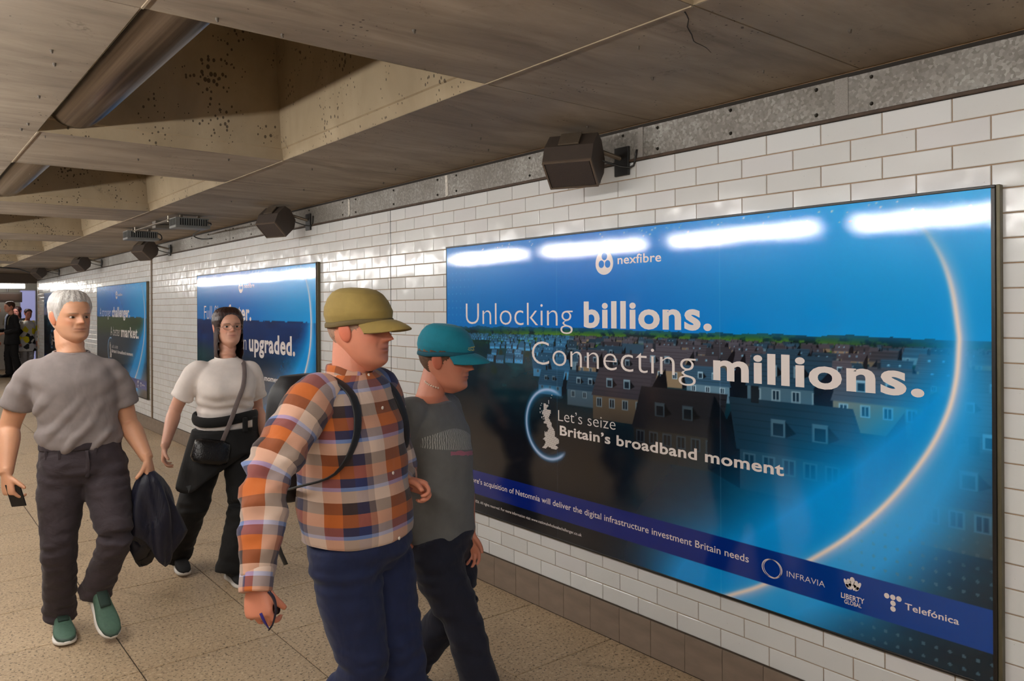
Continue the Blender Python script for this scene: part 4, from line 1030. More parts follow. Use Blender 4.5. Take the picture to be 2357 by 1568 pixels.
# ================================================================== PERSON 1: grey T-shirt
SK1 = (214, 158, 124); SKM1 = m_skin('skin_tan', SK1)
BLK = m_cloth('black_cotton', (10, 9.5, 10.5), var=.15, sheen=.03)
def person1():
    root = empty('person', (0.70, 4.30, 0), 'grey-haired person in a grey T-shirt and dark jeans walking towards the camera', 'person')
    lat = (1, -.10, 0)
    shR, shL = np.array((.535, 4.33, 1.325)), np.array((.878, 4.27, 1.318))
    elR, wrR = np.array((.458, 4.42, 1.045)), np.array((.430, 4.30, .835))
    elL, wrL = np.array((.950, 4.30, 1.035)), np.array((1.012, 4.17, .852))
    neck = np.array((.703, 4.32, 1.385)); org = np.array((.702, 4.335, 1.445)); Hh = .235
    fr = frame((.30, -.95, -.03)); R, f, u = fr
    hp, hf, hc = head_geo(Hh, SK1, (178, 112, 96), (86, 72, 64), jaw=1.02, nose=1.08, stubble=.3)
    head = (place(hp, org, fr), hf, hc)
    parts = [torso_loft([((.74, 4.30, .84), .15, .10, lat), ((.735, 4.30, 1.0), .14, .095, lat), ((.715, 4.30, 1.2), .155, .105, lat), ((.706, 4.31, 1.32), .15, .09, lat), ((.703, 4.32, 1.37), .08, .065, lat)])[:2],
             tube([(.703, 4.325, 1.31), neck, org + u * .06 - f * .03, org + u * .10 - f * .03], [.072, .066, .060, .058], sub=3, n=20)[:2]]
    parts += arm_parts(shR, elR, wrR, 1.12) + arm_parts(shL, elL, wrL, 1.12)
    parts += hand_geo(wrR, (.10, -.10, -.99), (.75, .35, 0), 1.02, curl=(.6, .8, .5), thumb=.9, side=1, thumb_curl=.12)
    parts += hand_geo(wrL, (.12, -.12, -.98), (-.75, .55, 0), 1.02, curl=(.8, 1.0, .7), thumb=.6, side=-1, thumb_curl=.4)
    hipR, knR, anR = (.655, 4.30, .84), (.640, 4.27, .455), (.668, 4.44, .095)
    hipL, knL, anL = (.835, 4.28, .84), (.852, 4.10, .505), (.800, 4.27, .225)
    parts += leg_parts(hipR, knR, anR) + leg_parts(hipL, knL, anL)
    body(root, SKM1, SK1, parts, head)
    for s in (-1, 1): eye(root, org + R * s * .135 * Hh + f * .326 * Hh + u * .516 * Hh, f + R * s * .05, .0118)
    hl = lambda p: np.interp(p, [0, .45, .75, .95, 1.12, 1.28, 1.45, 1.55, 1.9, 2.4, 3.15], [.84, .845, .83, .76, .64, .50, .44, .54, .56, .22, .12])
    V, F = shell(Hh, .042, hl, zmin=.05, vol=.9, wave=.007, seed=1); V = place(V, org, fr)
    N = Nodes('grey_hair'); p = N.obj((120, 220, 30)); N.set(Base_Color=N.ramp(N.noise(p, 1.0, 3), [(.3, lin((168, 160, 154))), (.55, lin((200, 195, 190))), (.8, lin((224, 221, 217)))]), Roughness=.5); N.bump(N.noise(p, 1.0, 3), .6, .006)
    mobj('hair', V, F, N.m, root, smooth=True)
    # T-shirt
    GT = m_cloth('grey_marl_jersey', (134, 124, 122), var=.06, fold=7, fs=.35)
    tr = torso_loft([((.738, 4.29, .928), .166, .120, lat), ((.738, 4.29, .972), .186, .136, lat), ((.730, 4.29, 1.05), .178, .130, lat), ((.720, 4.29, 1.15), .182, .130, lat), ((.712, 4.29, 1.25), .190, .133, lat), ((.706, 4.30, 1.305), .184, .116, lat), ((.704, 4.31, 1.345), .160, .096, lat), ((.703, 4.316, 1.372), .112, .082, lat), ((.703, 4.320, 1.392), .076, .072, lat)], n=48)[:2]
    sl = []
    for sh, el in ((shR, elR), (shL, elL)):
        d = nrm(el - sh); inn = nrm(np.array((.705, 4.31, 1.30)) - sh)
        sl.append(tube([sh + inn * .09 - (0, 0, .012), sh + inn * .02 - (0, 0, .022), sh + d * .08, sh + d * .17, sh + d * .21], [.055, .064, .069, .072, .074], sub=4, n=26)[:2])
    V, F = union([tr] + sl, .0075, 12)
    pits = [shR + (.03, 0, -.10), shL + (-.03, 0, -.10)]
    def fold(p):
        a = 0
        for q, sg in zip(pits, (1, -1)):
            d = p - q; r = math.sqrt(d @ d); a += math.exp(-(r / .13) ** 2) * math.sin((d[2] * 75 + sg * d[0] * 40)) * .0045
        low = math.exp(-((p[2] - 1.0) / .085) ** 2)
        q = (p[0] - .56) * .80 - (p[2] - .94) * .60; w_ = (p[0] - .56) * .60 + (p[2] - .94) * .80
        a += .0140 * max(0, math.sin(q * -62 + 2.2 * fnoise(p, (5, 5, 5), 2))) * math.exp(-((w_ - .10) / .16) ** 2) * sm(1.30, 1.12, p[2]) * (p[1] < 4.30)
        a += low * .010 * fnoise(p, (10, 10, 24), 5) + .009 * fnoise(p, (5, 5, 9), 3) + .004 * fnoise(p, (14, 14, 9), 8)
        return a
    V = wrinkle(V, F, fold); sh_ = mobj('t_shirt', V, F, GT, root, smooth=True)
    mobj('neckband', *tube([(.703 + .076 * math.cos(a), 4.320 - .073 * math.sin(a), 1.391 - .008 * math.sin(a)) for a in np.linspace(0, 2 * math.pi, 25)], [.0075] * 25, sub=1, n=8)[:2], GT, sh_, smooth=True)
    # jeans
    JN = m_cloth('charcoal_denim', (54, 45, 50), var=.14, fold=10, fs=.4, stretch=(1, 1, 1.6))
    V, F = trouser_geo((.737, 4.29, .958), (.738, 4.29, .83), lat, .186, .132, [(hipR, knR, anR), (hipL, knL, anL)], radii=(.104, .090, .078, .074, .074), seed=2.2)
    jo = mobj('jeans', V, F, JN, root, smooth=True)
    MB().add(*tube([(.737 + .178 * math.cos(a), 4.29 - .128 * math.sin(a), .948) for a in np.linspace(0, 2 * math.pi, 33)], [(.004, .019)] * 33, sub=1, n=8, ref=(0, 0, 1))[:2]).obj('waistband', JN, jo, smooth=True)
    for a in (.9, 1.35, 2.2, 2.6): 
        x, y = .737 + .184 * math.cos(a), 4.29 - .134 * math.sin(a); MB().box((x - .006, y - .003, .895), (x + .006, y + .004, .938), .002).obj('belt_loop', JN, jo)
    mobj('fly_seam', *tube([(.738, 4.150, .93), (.742, 4.146, .88), (.742, 4.150, .83), (.742, 4.162, .80)], [(.010, .004)] * 4, sub=3, n=8)[:2], JN, jo, smooth=True)
    M = dict(upper=plain('green_shoe_mesh', (74, 104, 88), .7, var=.12, scale=90, bump=.3, bscale=250), sole=plain('white_foam_sole', (226, 220, 212), .6), toe=plain('dark_toe_guard', (62, 84, 74), .6), lace=plain('dark_green_lace', (40, 66, 54), .7), tongue=plain('dark_green_tongue', (36, 56, 48), .8))
    shoe(root, (.675, 4.485, 0), (-.06, -1, 0), (0, 0, 1), .285, .050, M)
    shoe(root, (.795, 4.318, .195), (.14, -.80, -.60), (0, -.60, .80), .285, .050, M)
    # phone in the right hand, jacket in the left: things of their own
    c = wrR + (.034, -.03, -.098); MB().obox(Vector(c), Vector((.25, .97, 0)), Vector((.97, -.25, 0)), Vector((-.25, 0, 1)).normalized(), .004, .030, .055, .003).obj('phone', plain('black_phone', (18, 18, 20), .2), base=c)
    setp(bpy.data.objects['phone'], 'black phone held low in the hand of the person in the grey T-shirt', 'phone')
    top = wrL + (.0, -.02, -.095)
    rows = 26; cols = 40; V = []; F = []
    for i in range(rows):
        t = i / (rows - 1); z = top[2] + .035 - t * .40
        w = np.interp(t, [0, .1, .25, .6, .85, 1], [.030, .062, .085, .105, .118, .098]); d = np.interp(t, [0, .1, .3, .7, 1], [.022, .042, .052, .058, .045])
        cx = top[0] + np.interp(t, [0, .5, 1], [.0, .02, .035]); cyy = top[1] + .02 * t
        for j in range(cols):
            a = 2 * math.pi * j / cols; k = 1 + (.22 * math.sin(5 * a + 2.5 * t) + .14 * math.sin(9 * a - 4 * t)) * min(1, t * 2.2)
            zz = z + (t > .75) * (t - .75) * .35 * math.sin(2 * a + .6)
            V.append((cx + w * k * math.cos(a), cyy + d * k * math.sin(a), zz))
    for i in range(rows - 1):
        for j in range(cols): F.append((i * cols + j, (i + 1) * cols + j, (i + 1) * cols + (j + 1) % cols, i * cols + (j + 1) % cols))
    F += [tuple(range(cols)), tuple((rows - 1) * cols + j for j in range(cols - 1, -1, -1))]
    o = mobj('jacket', V, F, m_cloth('navy_nylon', (18, 20, 40), rough=.5, var=.2, fold=12, fs=.5), smooth=True, base=top); setp(o, 'navy jacket carried bunched in the hand of the grey-haired person', 'jacket')
person1()

# ================================================================== PERSON 2: white top
SK2 = (208, 156, 132); SKM2 = m_skin('skin_fair', SK2)
def person2():
    root = empty('person', (1.58, 4.72, 0), 'dark-haired person in a white top and black trousers, jacket tied at the waist', 'person')
    lat = (1, -.12, 0); X0 = 1.585; Y0_ = 4.74
    shR, shL = np.array((1.425, 4.76, 1.262)), np.array((1.748, 4.72, 1.250))
    elR, wrR = np.array((1.325, 4.82, 1.010)), np.array((1.232, 4.70, .812))
    elL, wrL = np.array((1.805, 4.80, .985)), np.array((1.790, 4.62, .800))
    neck = np.array((1.607, 4.75, 1.318)); org = np.array((1.617, 4.755, 1.372)); Hh = .222
    fr = frame((-.06, -.99, .10)); R, f, u = fr
    hp, hf, hc = head_geo(Hh, SK2, (186, 104, 98), (78, 56, 46), jaw=.93, nose=.9, female=True); head = (place(hp, org, fr), hf, hc)
    parts = [torso_loft([((1.59, 4.74, .80), .15, .10, lat), ((1.585, 4.74, .96), .125, .085, lat), ((1.585, 4.74, 1.13), .135, .10, lat), ((1.588, 4.75, 1.25), .125, .08, lat), ((1.60, 4.755, 1.30), .07, .055, lat)])[:2],
             tube([(1.60, 4.755, 1.25), neck, org + u * .06 - f * .03, org + u * .10 - f * .03], [.060, .053, .050, .048], sub=3, n=20)[:2]]
    parts += arm_parts(shR, elR, wrR, .92) + arm_parts(shL, elL, wrL, .92)
    parts += hand_geo(wrR, (-.12, -.15, -.98), (.85, -.3, 0), .88, curl=(.55, .6, .4), thumb=.6, side=1)
    parts += hand_geo(wrL, (-.05, -.15, -.98), (-.85, -.3, 0), .88, curl=(.5, .6, .4), thumb=.6, side=-1)
    hipR, knR, anR = (1.505, 4.75, .80), (1.415, 4.80, .43), (1.375, 5.02, .115)
    hipL, knL, anL = (1.665, 4.73, .80), (1.640, 4.58, .43), (1.575, 4.58, .09)
    parts += leg_parts(hipR, knR, anR, .9) + leg_parts(hipL, knL, anL, .9)
    body(root, SKM2, SK2, parts, head)
    for s in (-1, 1): eye(root, org + R * s * .135 * Hh + f * .326 * Hh + u * .516 * Hh, f, .0112, (60, 74, 78))
    # straight shoulder-length hair parted near the middle
    N = Nodes('dark_brown_hair'); p = N.obj((260, 90, 6)); N.set(Base_Color=N.ramp(N.noise(p, 1.0, 3), [(.3, lin((26, 14, 12))), (.6, lin((52, 28, 22))), (.85, lin((112, 62, 34)))]), Roughness=.42); N.bump(N.noise(p, 1.0, 3), .6, .006)
    hl = lambda q: np.interp(q, [0, .25, .55, .85, 1.05, 1.25, 1.6, 3.15], [.86, .85, .80, .66, .36, -.30, -.36, -.30])
    V, F = shell(Hh, .070, hl, zmin=-.36, vol=.25, wave=.006, seed=4, lowfix=.42, m=90); V = place(V, org, fr); mobj('hair', V, F, N.m, root, smooth=True)
    gl = plain('thin_spectacle_frame', (120, 96, 84), .3, metal=.6)
    g = MB()
    for s in (-1, 1):
        c = org + R * s * .142 * Hh + f * .452 * Hh + u * .505 * Hh
        ring = [c + R * .026 * math.cos(a) + u * .019 * math.sin(a) - f * .004 * math.cos(a) * s for a in np.linspace(0, 2 * math.pi, 21)]
        g.add(*tube(ring, [.0011] * 21, sub=1, n=6)[:2]); g.add(*tube([c + R * s * .026, c + R * s * .047 - f * .05, c + R * s * .046 - f * .10], [.0012] * 3, sub=3, n=6)[:2])
    g.add(*tube([org + R * q * .007 + f * .47 * Hh + u * .515 * Hh for q in (-1, 0, 1)], [.0012] * 3, sub=2, n=6)[:2])
    o = g.obj('spectacles', gl, root, smooth=True)
    WT = m_cloth('white_jersey', (228, 218, 211), var=.03, fold=6, fs=.25)
    tr = torso_loft([((1.590, 4.73, .885), .168, .122, lat), ((1.588, 4.73, .95), .160, .115, lat), ((1.585, 4.73, 1.02), .158, .118, lat), ((1.585, 4.72, 1.09), .166, .136, lat), ((1.586, 4.725, 1.16), .170, .140, lat), ((1.590, 4.74, 1.225), .162, .108, lat), ((1.596, 4.75, 1.262), .136, .084, lat), ((1.600, 4.753, 1.286), .100, .072, lat), ((1.602, 4.755, 1.306), .064, .060, lat)], n=44)[:2]
    sl = []
    for sh, el in ((shR, elR), (shL, elL)):
        d = nrm(el - sh); inn = nrm(np.array((1.59, 4.745, 1.23)) - sh)
        sl.append(tube([sh + inn * .07 - (0, 0, .012), sh + inn * .015 - (0, 0, .018), sh + d * .08, sh + d * .17, sh + d * .21], [.046, .054, .058, .062, .064], sub=4, n=24)[:2])
    V, F = union([tr] + sl, .0075, 10)
    def fold(p):
        a = .006 * fnoise(p, (6, 6, 14), 6) + .003 * fnoise(p, (16, 16, 16), 3)
        a += math.exp(-((p[2] - 1.03) / .06) ** 2) * .006 * math.sin(p[2] * 110 + 3 * fnoise(p, (6, 6, 6), 1) + p[0] * 12)
        for s in (-1, 1): a += .022 * math.exp(-((p[0] - 1.583 - s * .078) ** 2 + (p[2] - 1.12) ** 2) / .0042) * (p[1] < 4.70)
        return a
    V = wrinkle(V, F, fold); to = mobj('white_top', V, F, WT, root, smooth=True)
    mobj('neckband', *tube([(1.602 + .064 * math.cos(a), 4.754 - .060 * math.sin(a), 1.304 - .008 * math.sin(a)) for a in np.linspace(0, 2 * math.pi, 25)], [.006] * 25, sub=1, n=8)[:2], WT, to, smooth=True)
    V, F = trouser_geo((1.59, 4.735, .868), (1.588, 4.735, .79), lat, .178, .136, [(hipR, knR, anR), (hipL, knL, anL)], radii=(.100, .090, .088, .092, .096), seed=5.1)
    mobj('trousers', V, F, BLK, root, smooth=True)
    # jacket tied round the waist: knotted sleeves above, body hanging over the hips
    jk = BLK; n = 56; rows = 16; V = []; F = []
    for i in range(rows):
        t = i / (rows - 1)
        for j in range(n):
            a = 2 * math.pi * j / n; side = .5 - .5 * math.cos(a - .35)        # 1 on the left of the picture
            ln = .13 + .20 * side + .05 * math.sin(3 * a); z = .885 - t * ln
            w = .192 + .035 * t + .055 * t * side + .010 * math.sin(8 * a + 2 * t) * t; d = .146 + .03 * t + .012 * math.sin(8 * a + 2 * t) * t
            V.append((1.588 + w * math.cos(a), 4.735 - d * math.sin(a), z))
    for i in range(rows - 1):
        for j in range(n): F.append((i * n + j, i * n + (j + 1) % n, (i + 1) * n + (j + 1) % n, (i + 1) * n + j))
    F += [tuple(range(n))[::-1], tuple((rows - 1) * n + j for j in range(n))]
    jo = mobj('tied_jacket', V, F, jk, root, smooth=True)
    mobj('tied_sleeve', *tube([(1.588 + .180 * math.cos(a), 4.735 - .136 * math.sin(a), .948 + .012 * math.sin(2 * a)) for a in np.linspace(0, 2 * math.pi, 37)], [(.013, .030)] * 37, sub=1, n=10, ref=(0, 0, 1))[:2], jk, jo, smooth=True)
    for x in (1.64, 1.70): MB().box((x, 4.575, .87), (x + .028, 4.60, .955), .006).obj('tied_sleeve', jk, jo)
    M = dict(upper=plain('black_knit_shoe', (22, 22, 24), .8, bump=.3, bscale=300), sole=plain('pale_shoe_sole', (216, 210, 202), .6), toe=plain('black_knit_shoe', (22, 22, 24)), lace=plain('black_lace', (16, 16, 17), .8), tongue=plain('black_lace', (16, 16, 17)))
    shoe(root, (1.395, 5.085, .035), (-.06, -.97, -.12), (0, -.12, .99), .255, .043, M)
    shoe(root, (1.575, 4.655, 0), (.05, -1, 0), (0, 0, 1), .255, .043, M)
    # bag worn across the body
    c = (1.455, 4.585, .775); bag = empty('crossbody_bag', c, 'shiny black bag worn on the hip of the person in the white top', 'bag')
    V, F, _ = loft(np.array([np.array(c) + (q * .1, -.012 * q, -.02 * q) for q in (-1, -.9, -.5, .5, .9, 1)]), np.array([(.012, .012 * k, .07 * k) for k in (.5, .85, 1, 1, .85, .5)]), np.array([(0, .030 * k, 0) for k in (.5, .85, 1, 1, .85, .5)]), 24, 3.2)
    mobj('bag_body', V, F, plain('glossy_black_leather', (16, 15, 16), .25, var=.3, scale=60, bump=.5, bscale=120), bag, smooth=True)
    mobj('strap', *tube([(1.52, 4.585, .83), (1.565, 4.570, .95), (1.598, 4.552, 1.06), (1.630, 4.548, 1.15), (1.662, 4.618, 1.235), (1.684, 4.72, 1.285), (1.685, 4.82, 1.26)], [(.013, .0025)] * 7, sub=5, n=10, ref=(.2, 1, .1))[:2], plain('grey_bag_strap', (112, 100, 98), .7), bag, smooth=True)
person2()

# ================================================================== PERSON 3: orange plaid shirt, khaki cap
HD = nrm((.431, -.899, 0)); LF = np.array((-HD[1], HD[0], 0))    # heading and left-hand side
def m_plaid():
    N = Nodes('orange_plaid_cotton'); uv = N.n('ShaderNodeUVMap', uv_map='uv').outputs[0]; sx = N.n('ShaderNodeSeparateXYZ', i0=uv)
    OR, CR, NV, BR, LB, GY = lin((180, 92, 30)), lin((210, 184, 166)), lin((30, 38, 84)), lin((48, 32, 32)), lin((120, 150, 208)), lin((128, 112, 110))
    seqs = {0: [(0.0, OR), (.26, CR), (.50, GY), (.60, NV), (.78, BR)], 1: [(0.0, CR), (.24, LB), (.32, NV), (.50, OR), (.76, BR)]}
    def ax(o, per):
        seq = seqs[o]; return N.ramp(N.math('FRACT', N.math('DIVIDE', sx.outputs[o], per)), seq, 'CONSTANT')
    c = N.mix(0.5, ax(0, .20), ax(1, .150))
    tw = N.math('FRACT', N.math('MULTIPLY', N.math('ADD', sx.outputs[0], sx.outputs[1]), 260.0))
    c = N.mix(N.math('MULTIPLY', N.math('GREATER_THAN', tw, .5), .12), c, ax(1, .150))
    N.set(Base_Color=c, Roughness=.85, Sheen_Weight=.15)
    N.bump(N.noise(N.obj((1, 1, .6)), 9, 3, .5, .6), .3, .03); return N.m
PLAID = m_plaid()
SK3 = (206, 132, 104); SKM3 = m_skin('skin_ruddy', SK3)
NAVY = m_cloth('navy_chino', (9, 24, 62), var=.12, fold=9, fs=.35)
def cap(root, Hh, org, fr, mat, under, stitch=None):
    hl = lambda q: np.interp(q, [0, 1.2, 2.0, 3.15], [.665, .63, .56, .53])
    V, F = shell(Hh, .055, hl, zmin=.45, vol=.9, n=72, m=60); V = place(V, org, fr); co = mobj('cap', V, F, mat, root, smooth=True)
    na, nr = 25, 8; V = []; F = []
    for k in range(2):
        for i in range(nr):
            t = i / (nr - 1)
            for j in range(na):
                a = -1.25 + 2.5 * j / (na - 1); L = .34 * math.cos(a * .95) ** .7 if abs(a) < 1.6 else 0
                x = (.365 + .03 * t) * math.sin(a); y = -.03 + (.475) * math.cos(a) + t * L
                z = .690 - .10 * t * t - .10 * (math.sin(a) ** 2) * (.5 + .5 * t) - k * .018
                V.append((x * Hh, y * Hh, z * Hh))
    for k in range(2):
        b = k * nr * na
        for i in range(nr - 1):
            for j in range(na - 1):
                q = (b + i * na + j, b + i * na + j + 1, b + (i + 1) * na + j + 1, b + (i + 1) * na + j); F.append(q if k == 0 else q[::-1])
    b = nr * na
    for j in range(na - 1):
        e = (nr - 1) * na; F.append((e + j, e + j + 1, b + e + j + 1, b + e + j)); F.append((j + 1, j, b + j, b + j + 1))
    V = place(np.array(V), org, fr); mobj('brim', V, F, mat, co, smooth=True)
    R, f, u = fr; v, ff = ellipsoid(np.asarray(org) + u * 1.075 * Hh - f * .03 * Hh, [R * .009, f * .009, u * .006], 10, 6); mobj('button', v, ff, mat, co, smooth=True)
    bt = [place(np.array([[.40 * Hh * math.sin(a), (-.035 + .505 * math.cos(a) * (1 if math.cos(a) > 0 else .96)) * Hh, np.interp(abs(a), [0, 1.2, 2.0, 3.15], [.672, .637, .567, .537]) * Hh]]), org, fr)[0] for a in np.linspace(-math.pi, math.pi, 41)]
    mobj('sweatband', *tube(bt, [(.003, .009)] * 41, sub=1, n=8, ref=tuple(u))[:2], under, co, smooth=True)
    return co
def plaid_sleeve(root, pts, rad, amp=.006, cuff=True, seed=0.0):
    V, F, uv = tube(pts, rad, sub=9, n=44, ref=tuple(HD))
    P = np.asarray(pts, float); el = P[len(P) // 2]
    V = wrinkle(V, F, lambda p: amp * (fnoise(p, (10, 10, 22), seed) + .7 * fnoise(p, (18, 18, 34), seed + 3)) * (.5 + 1.2 * math.exp(-np.sum((p - el) ** 2) / .02)))
    o = mobj('sleeve', V, F, PLAID, root, smooth=True, uv=uv)
    if cuff:
        d = nrm(P[-1] - P[-2]); r = rad[-1] if np.isscalar(rad[-1]) else rad[-1][0]
        V, F, uv = tube([P[-1] - d * .025, P[-1] - d * .02, P[-1] + d * .035, P[-1] + d * .04], [r * .9, r * 1.0, r * .98, r * .9], sub=2, n=36, ref=tuple(HD)); mobj('cuff', V, F, PLAID, o, smooth=True, uv=uv + np.array([.03, .02]))
    return o
def person3():
    C0_ = np.array((1.215, 2.345, 0)); root = empty('person', C0_, 'person in an orange plaid shirt and khaki cap striding past the near board', 'person')
    lat = LF
    ch = np.array((1.2066, 2.3665, 1.2)); hem = np.array((1.2233, 2.353, 0.8507)); shc = np.array((1.2003, 2.3715, 1.3338)); nk = np.array((1.2073, 2.3659, 1.3789))
    shR = shc - LF * .180 + (0, 0, -.015); shL = shc + LF * .180 + (0, 0, -.015)
    elR, wrR = np.array((0.8571, 2.2113, 1.1107)), np.array((0.7899, 2.1114, 0.8494))
    elL, wrL = shL + HD * .06 + (0, 0, -.30) + LF * .03, np.array((1.3887, 2.3482, 0.9978))
    org = np.array((1.2301, 2.3475, 1.4078)); Hh = .236; fr = frame((.50, -.865, -.06)); R, f, u = fr
    hp, hf, hc = head_geo(Hh, SK3, (170, 96, 84), (120, 96, 80), jaw=1.04, nose=1.15, stubble=.2); head = (place(hp, org, fr), hf, hc)
    parts = [torso_loft([(hem, .15, .11, lat), (ch * .5 + hem * .5, .15, .115, lat), (ch, .155, .11, lat), (shc, .14, .085, lat), (nk, .075, .06, lat)])[:2],
             tube([shc, nk + (0, 0, -.01), org + u * .06 - f * .035, org + u * .10 - f * .035], [.07, .064, .060, .058], sub=3, n=20)[:2]]
    parts += arm_parts(shR, elR, wrR, 1.0) + arm_parts(shL, elL, wrL, 1.0)
    dh = nrm(np.array((0.7877, 2.0875, 0.7591)) - wrR)
    parts += hand_geo(wrR, dh, nrm(LF * .8 - HD * .2), 1.0, curl=(.55, .95, .6), thumb=.35, side=1, thumb_curl=.5)
    dl = nrm(np.array((1.4628, 2.2886, 0.9716)) - wrL)
    parts += hand_geo(wrL, dl, nrm(-LF * .7 - np.array((0, 0, .6))), 1.0, curl=(.75, 1.1, .8), thumb=.35, side=-1, thumb_curl=.5)
    hc_ = np.array((1.2299, 2.3477, 0.807)); hipR, hipL = hc_ - LF * .09, hc_ + LF * .09
    base = np.array((hc_[0], hc_[1], 0))
    knR, anR = base - LF * .075 + HD * .07 + (0, 0, .44), base - LF * .07 - HD * .20 + (0, 0, .115)
    knL, anL = base + LF * .075 + HD * .11 + (0, 0, .46), base + LF * .07 + HD * .17 + (0, 0, .085)
    parts += leg_parts(hipR, knR, anR) + leg_parts(hipL, knL, anL)
    body(root, SKM3, SK3, parts, head)
    for s in (-1, 1): eye(root, org + R * s * .135 * Hh + f * .326 * Hh + u * .516 * Hh, f, .0115)
    hl = lambda q: np.interp(q, [0, .9, 1.15, 1.5, 1.65, 1.9, 2.4, 3.15], [.86, .80, .60, .46, .56, .56, .26, .16])
    V, F = shell(Hh, .022, hl, zmin=.1, vol=0, wave=.006); mobj('hair', place(V, org, fr), F, plain('short_grey_brown_hair', (150, 118, 98), .7, var=.3, scale=80), root, smooth=True)
    KH = m_cloth('khaki_cap_cotton', (142, 120, 62), var=.08, fold=5, fs=.1); cap(root, Hh, org, fr, KH, plain('cap_band', (96, 80, 44), .8))
    V, F, uv = torso_loft([(hem + (0, 0, -.006), .188, .160, lat), (hem + (0, 0, .02), .194, .165, lat), (ch * .45 + hem * .55, .192, .168, lat), (ch, .192, .152, lat), (ch * .4 + shc * .6, .190, .132, lat), (shc + (0, 0, .008), .158, .108, lat), (nk * .6 + shc * .4 + (0, 0, .012), .105, .088, lat), (nk + (0, 0, .012), .078, .074, lat)], n=72, sub=9)
    V = wrinkle(V, F, lambda p: .010 * fnoise(p, (6, 6, 12), 12) + .005 * fnoise(p, (14, 14, 8), 15))
    so = mobj('plaid_shirt', V, F, PLAID, root, smooth=True, uv=uv)
    d = nrm(elR - shR); inn = nrm(shc - shR)
    plaid_sleeve(so, [shR + inn * .07 + (0, 0, .0), shR + (0, 0, -.01), shR + (elR - shR) * .45, elR, elR + (wrR - elR) * .35, elR + (wrR - elR) * .72, wrR + (wrR - elR) * -.04], [.066, .078, .076, .066, .062, .056, .046], amp=.016, seed=3)
    plaid_sleeve(so, [shL - inn * .07, shL + (0, 0, -.01), shL + (elL - shL) * .5, elL, elL + (wrL - elL) * .5, wrL + (elL - wrL) * .15], [.064, .076, .072, .064, .056, .044], seed=7)
    # collar
    for s in (-1, 1):
        pts = [nk + LF * s * .078 * math.cos(a) + HD * .074 * math.sin(a) + np.array((0, 0, .014 - .03 * max(0, math.sin(a)))) for a in np.linspace(-1.5, 1.35, 10)]
        V, F, uv = tube(pts, [(.006, .022)] * 8 + [(.006, .026), (.004, .012)], sub=3, n=12, ref=(0, 0, 1)); mobj('collar', V, F, PLAID, so, smooth=True, uv=uv)
    for k in range(6):
        t = k / 5; p = nk * (1 - t) + hem * t; 
        p = p + HD * np.interp(t, [0, .2, .5, 1], [.075, .125, .152, .168]) ; v, ff = ellipsoid(p, [LF * .006, HD * .003, np.array((0, 0, .006))], 10, 6); mobj('button', v, ff, plain('shirt_button', (226, 214, 200), .4), so, smooth=True)
    V, F = trouser_geo(hc_ + (0, 0, .09), hc_, lat, .176, .150, [(hipR, knR, anR), (hipL, knL, anL)], radii=(.108, .090, .078, .070, .068), seed=8.3); mobj('trousers', V, F, NAVY, root, smooth=True)
    M = dict(upper=plain('brown_walking_shoe', (66, 52, 42), .7, bump=.3, bscale=200), sole=plain('dark_rubber_sole', (40, 36, 34), .8), toe=plain('brown_walking_shoe', (66, 52, 42)), lace=plain('tan_lace', (120, 100, 76), .8), tongue=plain('brown_walking_shoe', (66, 52, 42)))
    shoe(root, anR - HD * .075 + (0, 0, -.085), HD * .93 + np.array((0, 0, -.1)), (0, 0, 1), .285, .05, M); shoe(root, anL - HD * .06 + (0, 0, -.085), HD, (0, 0, 1), .285, .05, M)
    # backpack and its straps
    bc = ch - HD * .215 + (0, 0, -.03); bp = empty('backpack', bc, 'black backpack on the back of the person in the plaid shirt', 'bag')
    DB = m_cloth('black_pack_nylon', (14, 13, 16), rough=.6, var=.2, sheen=.03)
    V, F, _ = torso_loft([(bc + (0, 0, -.22), .10, .045, lat), (bc + (0, 0, -.19), .128, .066, lat), (bc, .132, .072, lat), (bc + (0, 0, .14), .122, .062, lat), (bc + (0, 0, .20), .08, .035, lat)], n=32, ex=3.0); mobj('bag_body', V, F, DB, bp, smooth=True)
    for s in (-1, 1):
        pts = [bc + LF * s * .075 + HD * .05 + (0, 0, .15), shc + LF * s * .095 - HD * .085 + (0, 0, .015), shc + LF * s * .105 + HD * .005 + (0, 0, .045), shc + LF * s * .112 + HD * .108 + (0, 0, -.015), ch + LF * s * .140 + HD * .130 + (0, 0, .0), ch + LF * s * .186 + HD * .085 + (0, 0, -.11), ch + LF * s * .206 - HD * .05 + (0, 0, -.16), bc + LF * s * .11 + HD * .04 + (0, 0, -.17)]
        mobj('strap', *tube(pts, [(.006, .020)] * 4 + [(.005, .018), (.004, .012), (.004, .010), (.004, .010)], sub=5, n=12, ref=tuple(LF))[:2], DB, bp, smooth=True)
    mobj('loose_strap', *tube([bc + LF * -.12 + (0, 0, -.15), np.array((0.9595, 2.3343, 0.9512)), np.array((0.9387, 2.3254, 0.876)), np.array((0.9572, 2.3104, 0.8088))], [(.003, .010)] * 4, sub=4, n=8, ref=tuple(HD))[:2], DB, bp, smooth=True)
    # sunglasses dangling from the right hand
    ga = np.array((0.795, 2.0559, 0.7999)); sg = empty('sunglasses', ga, 'dark sunglasses dangling from the hand of the person in plaid', 'glasses'); PL = plain('dark_glasses_frame', (22, 22, 42), .25)
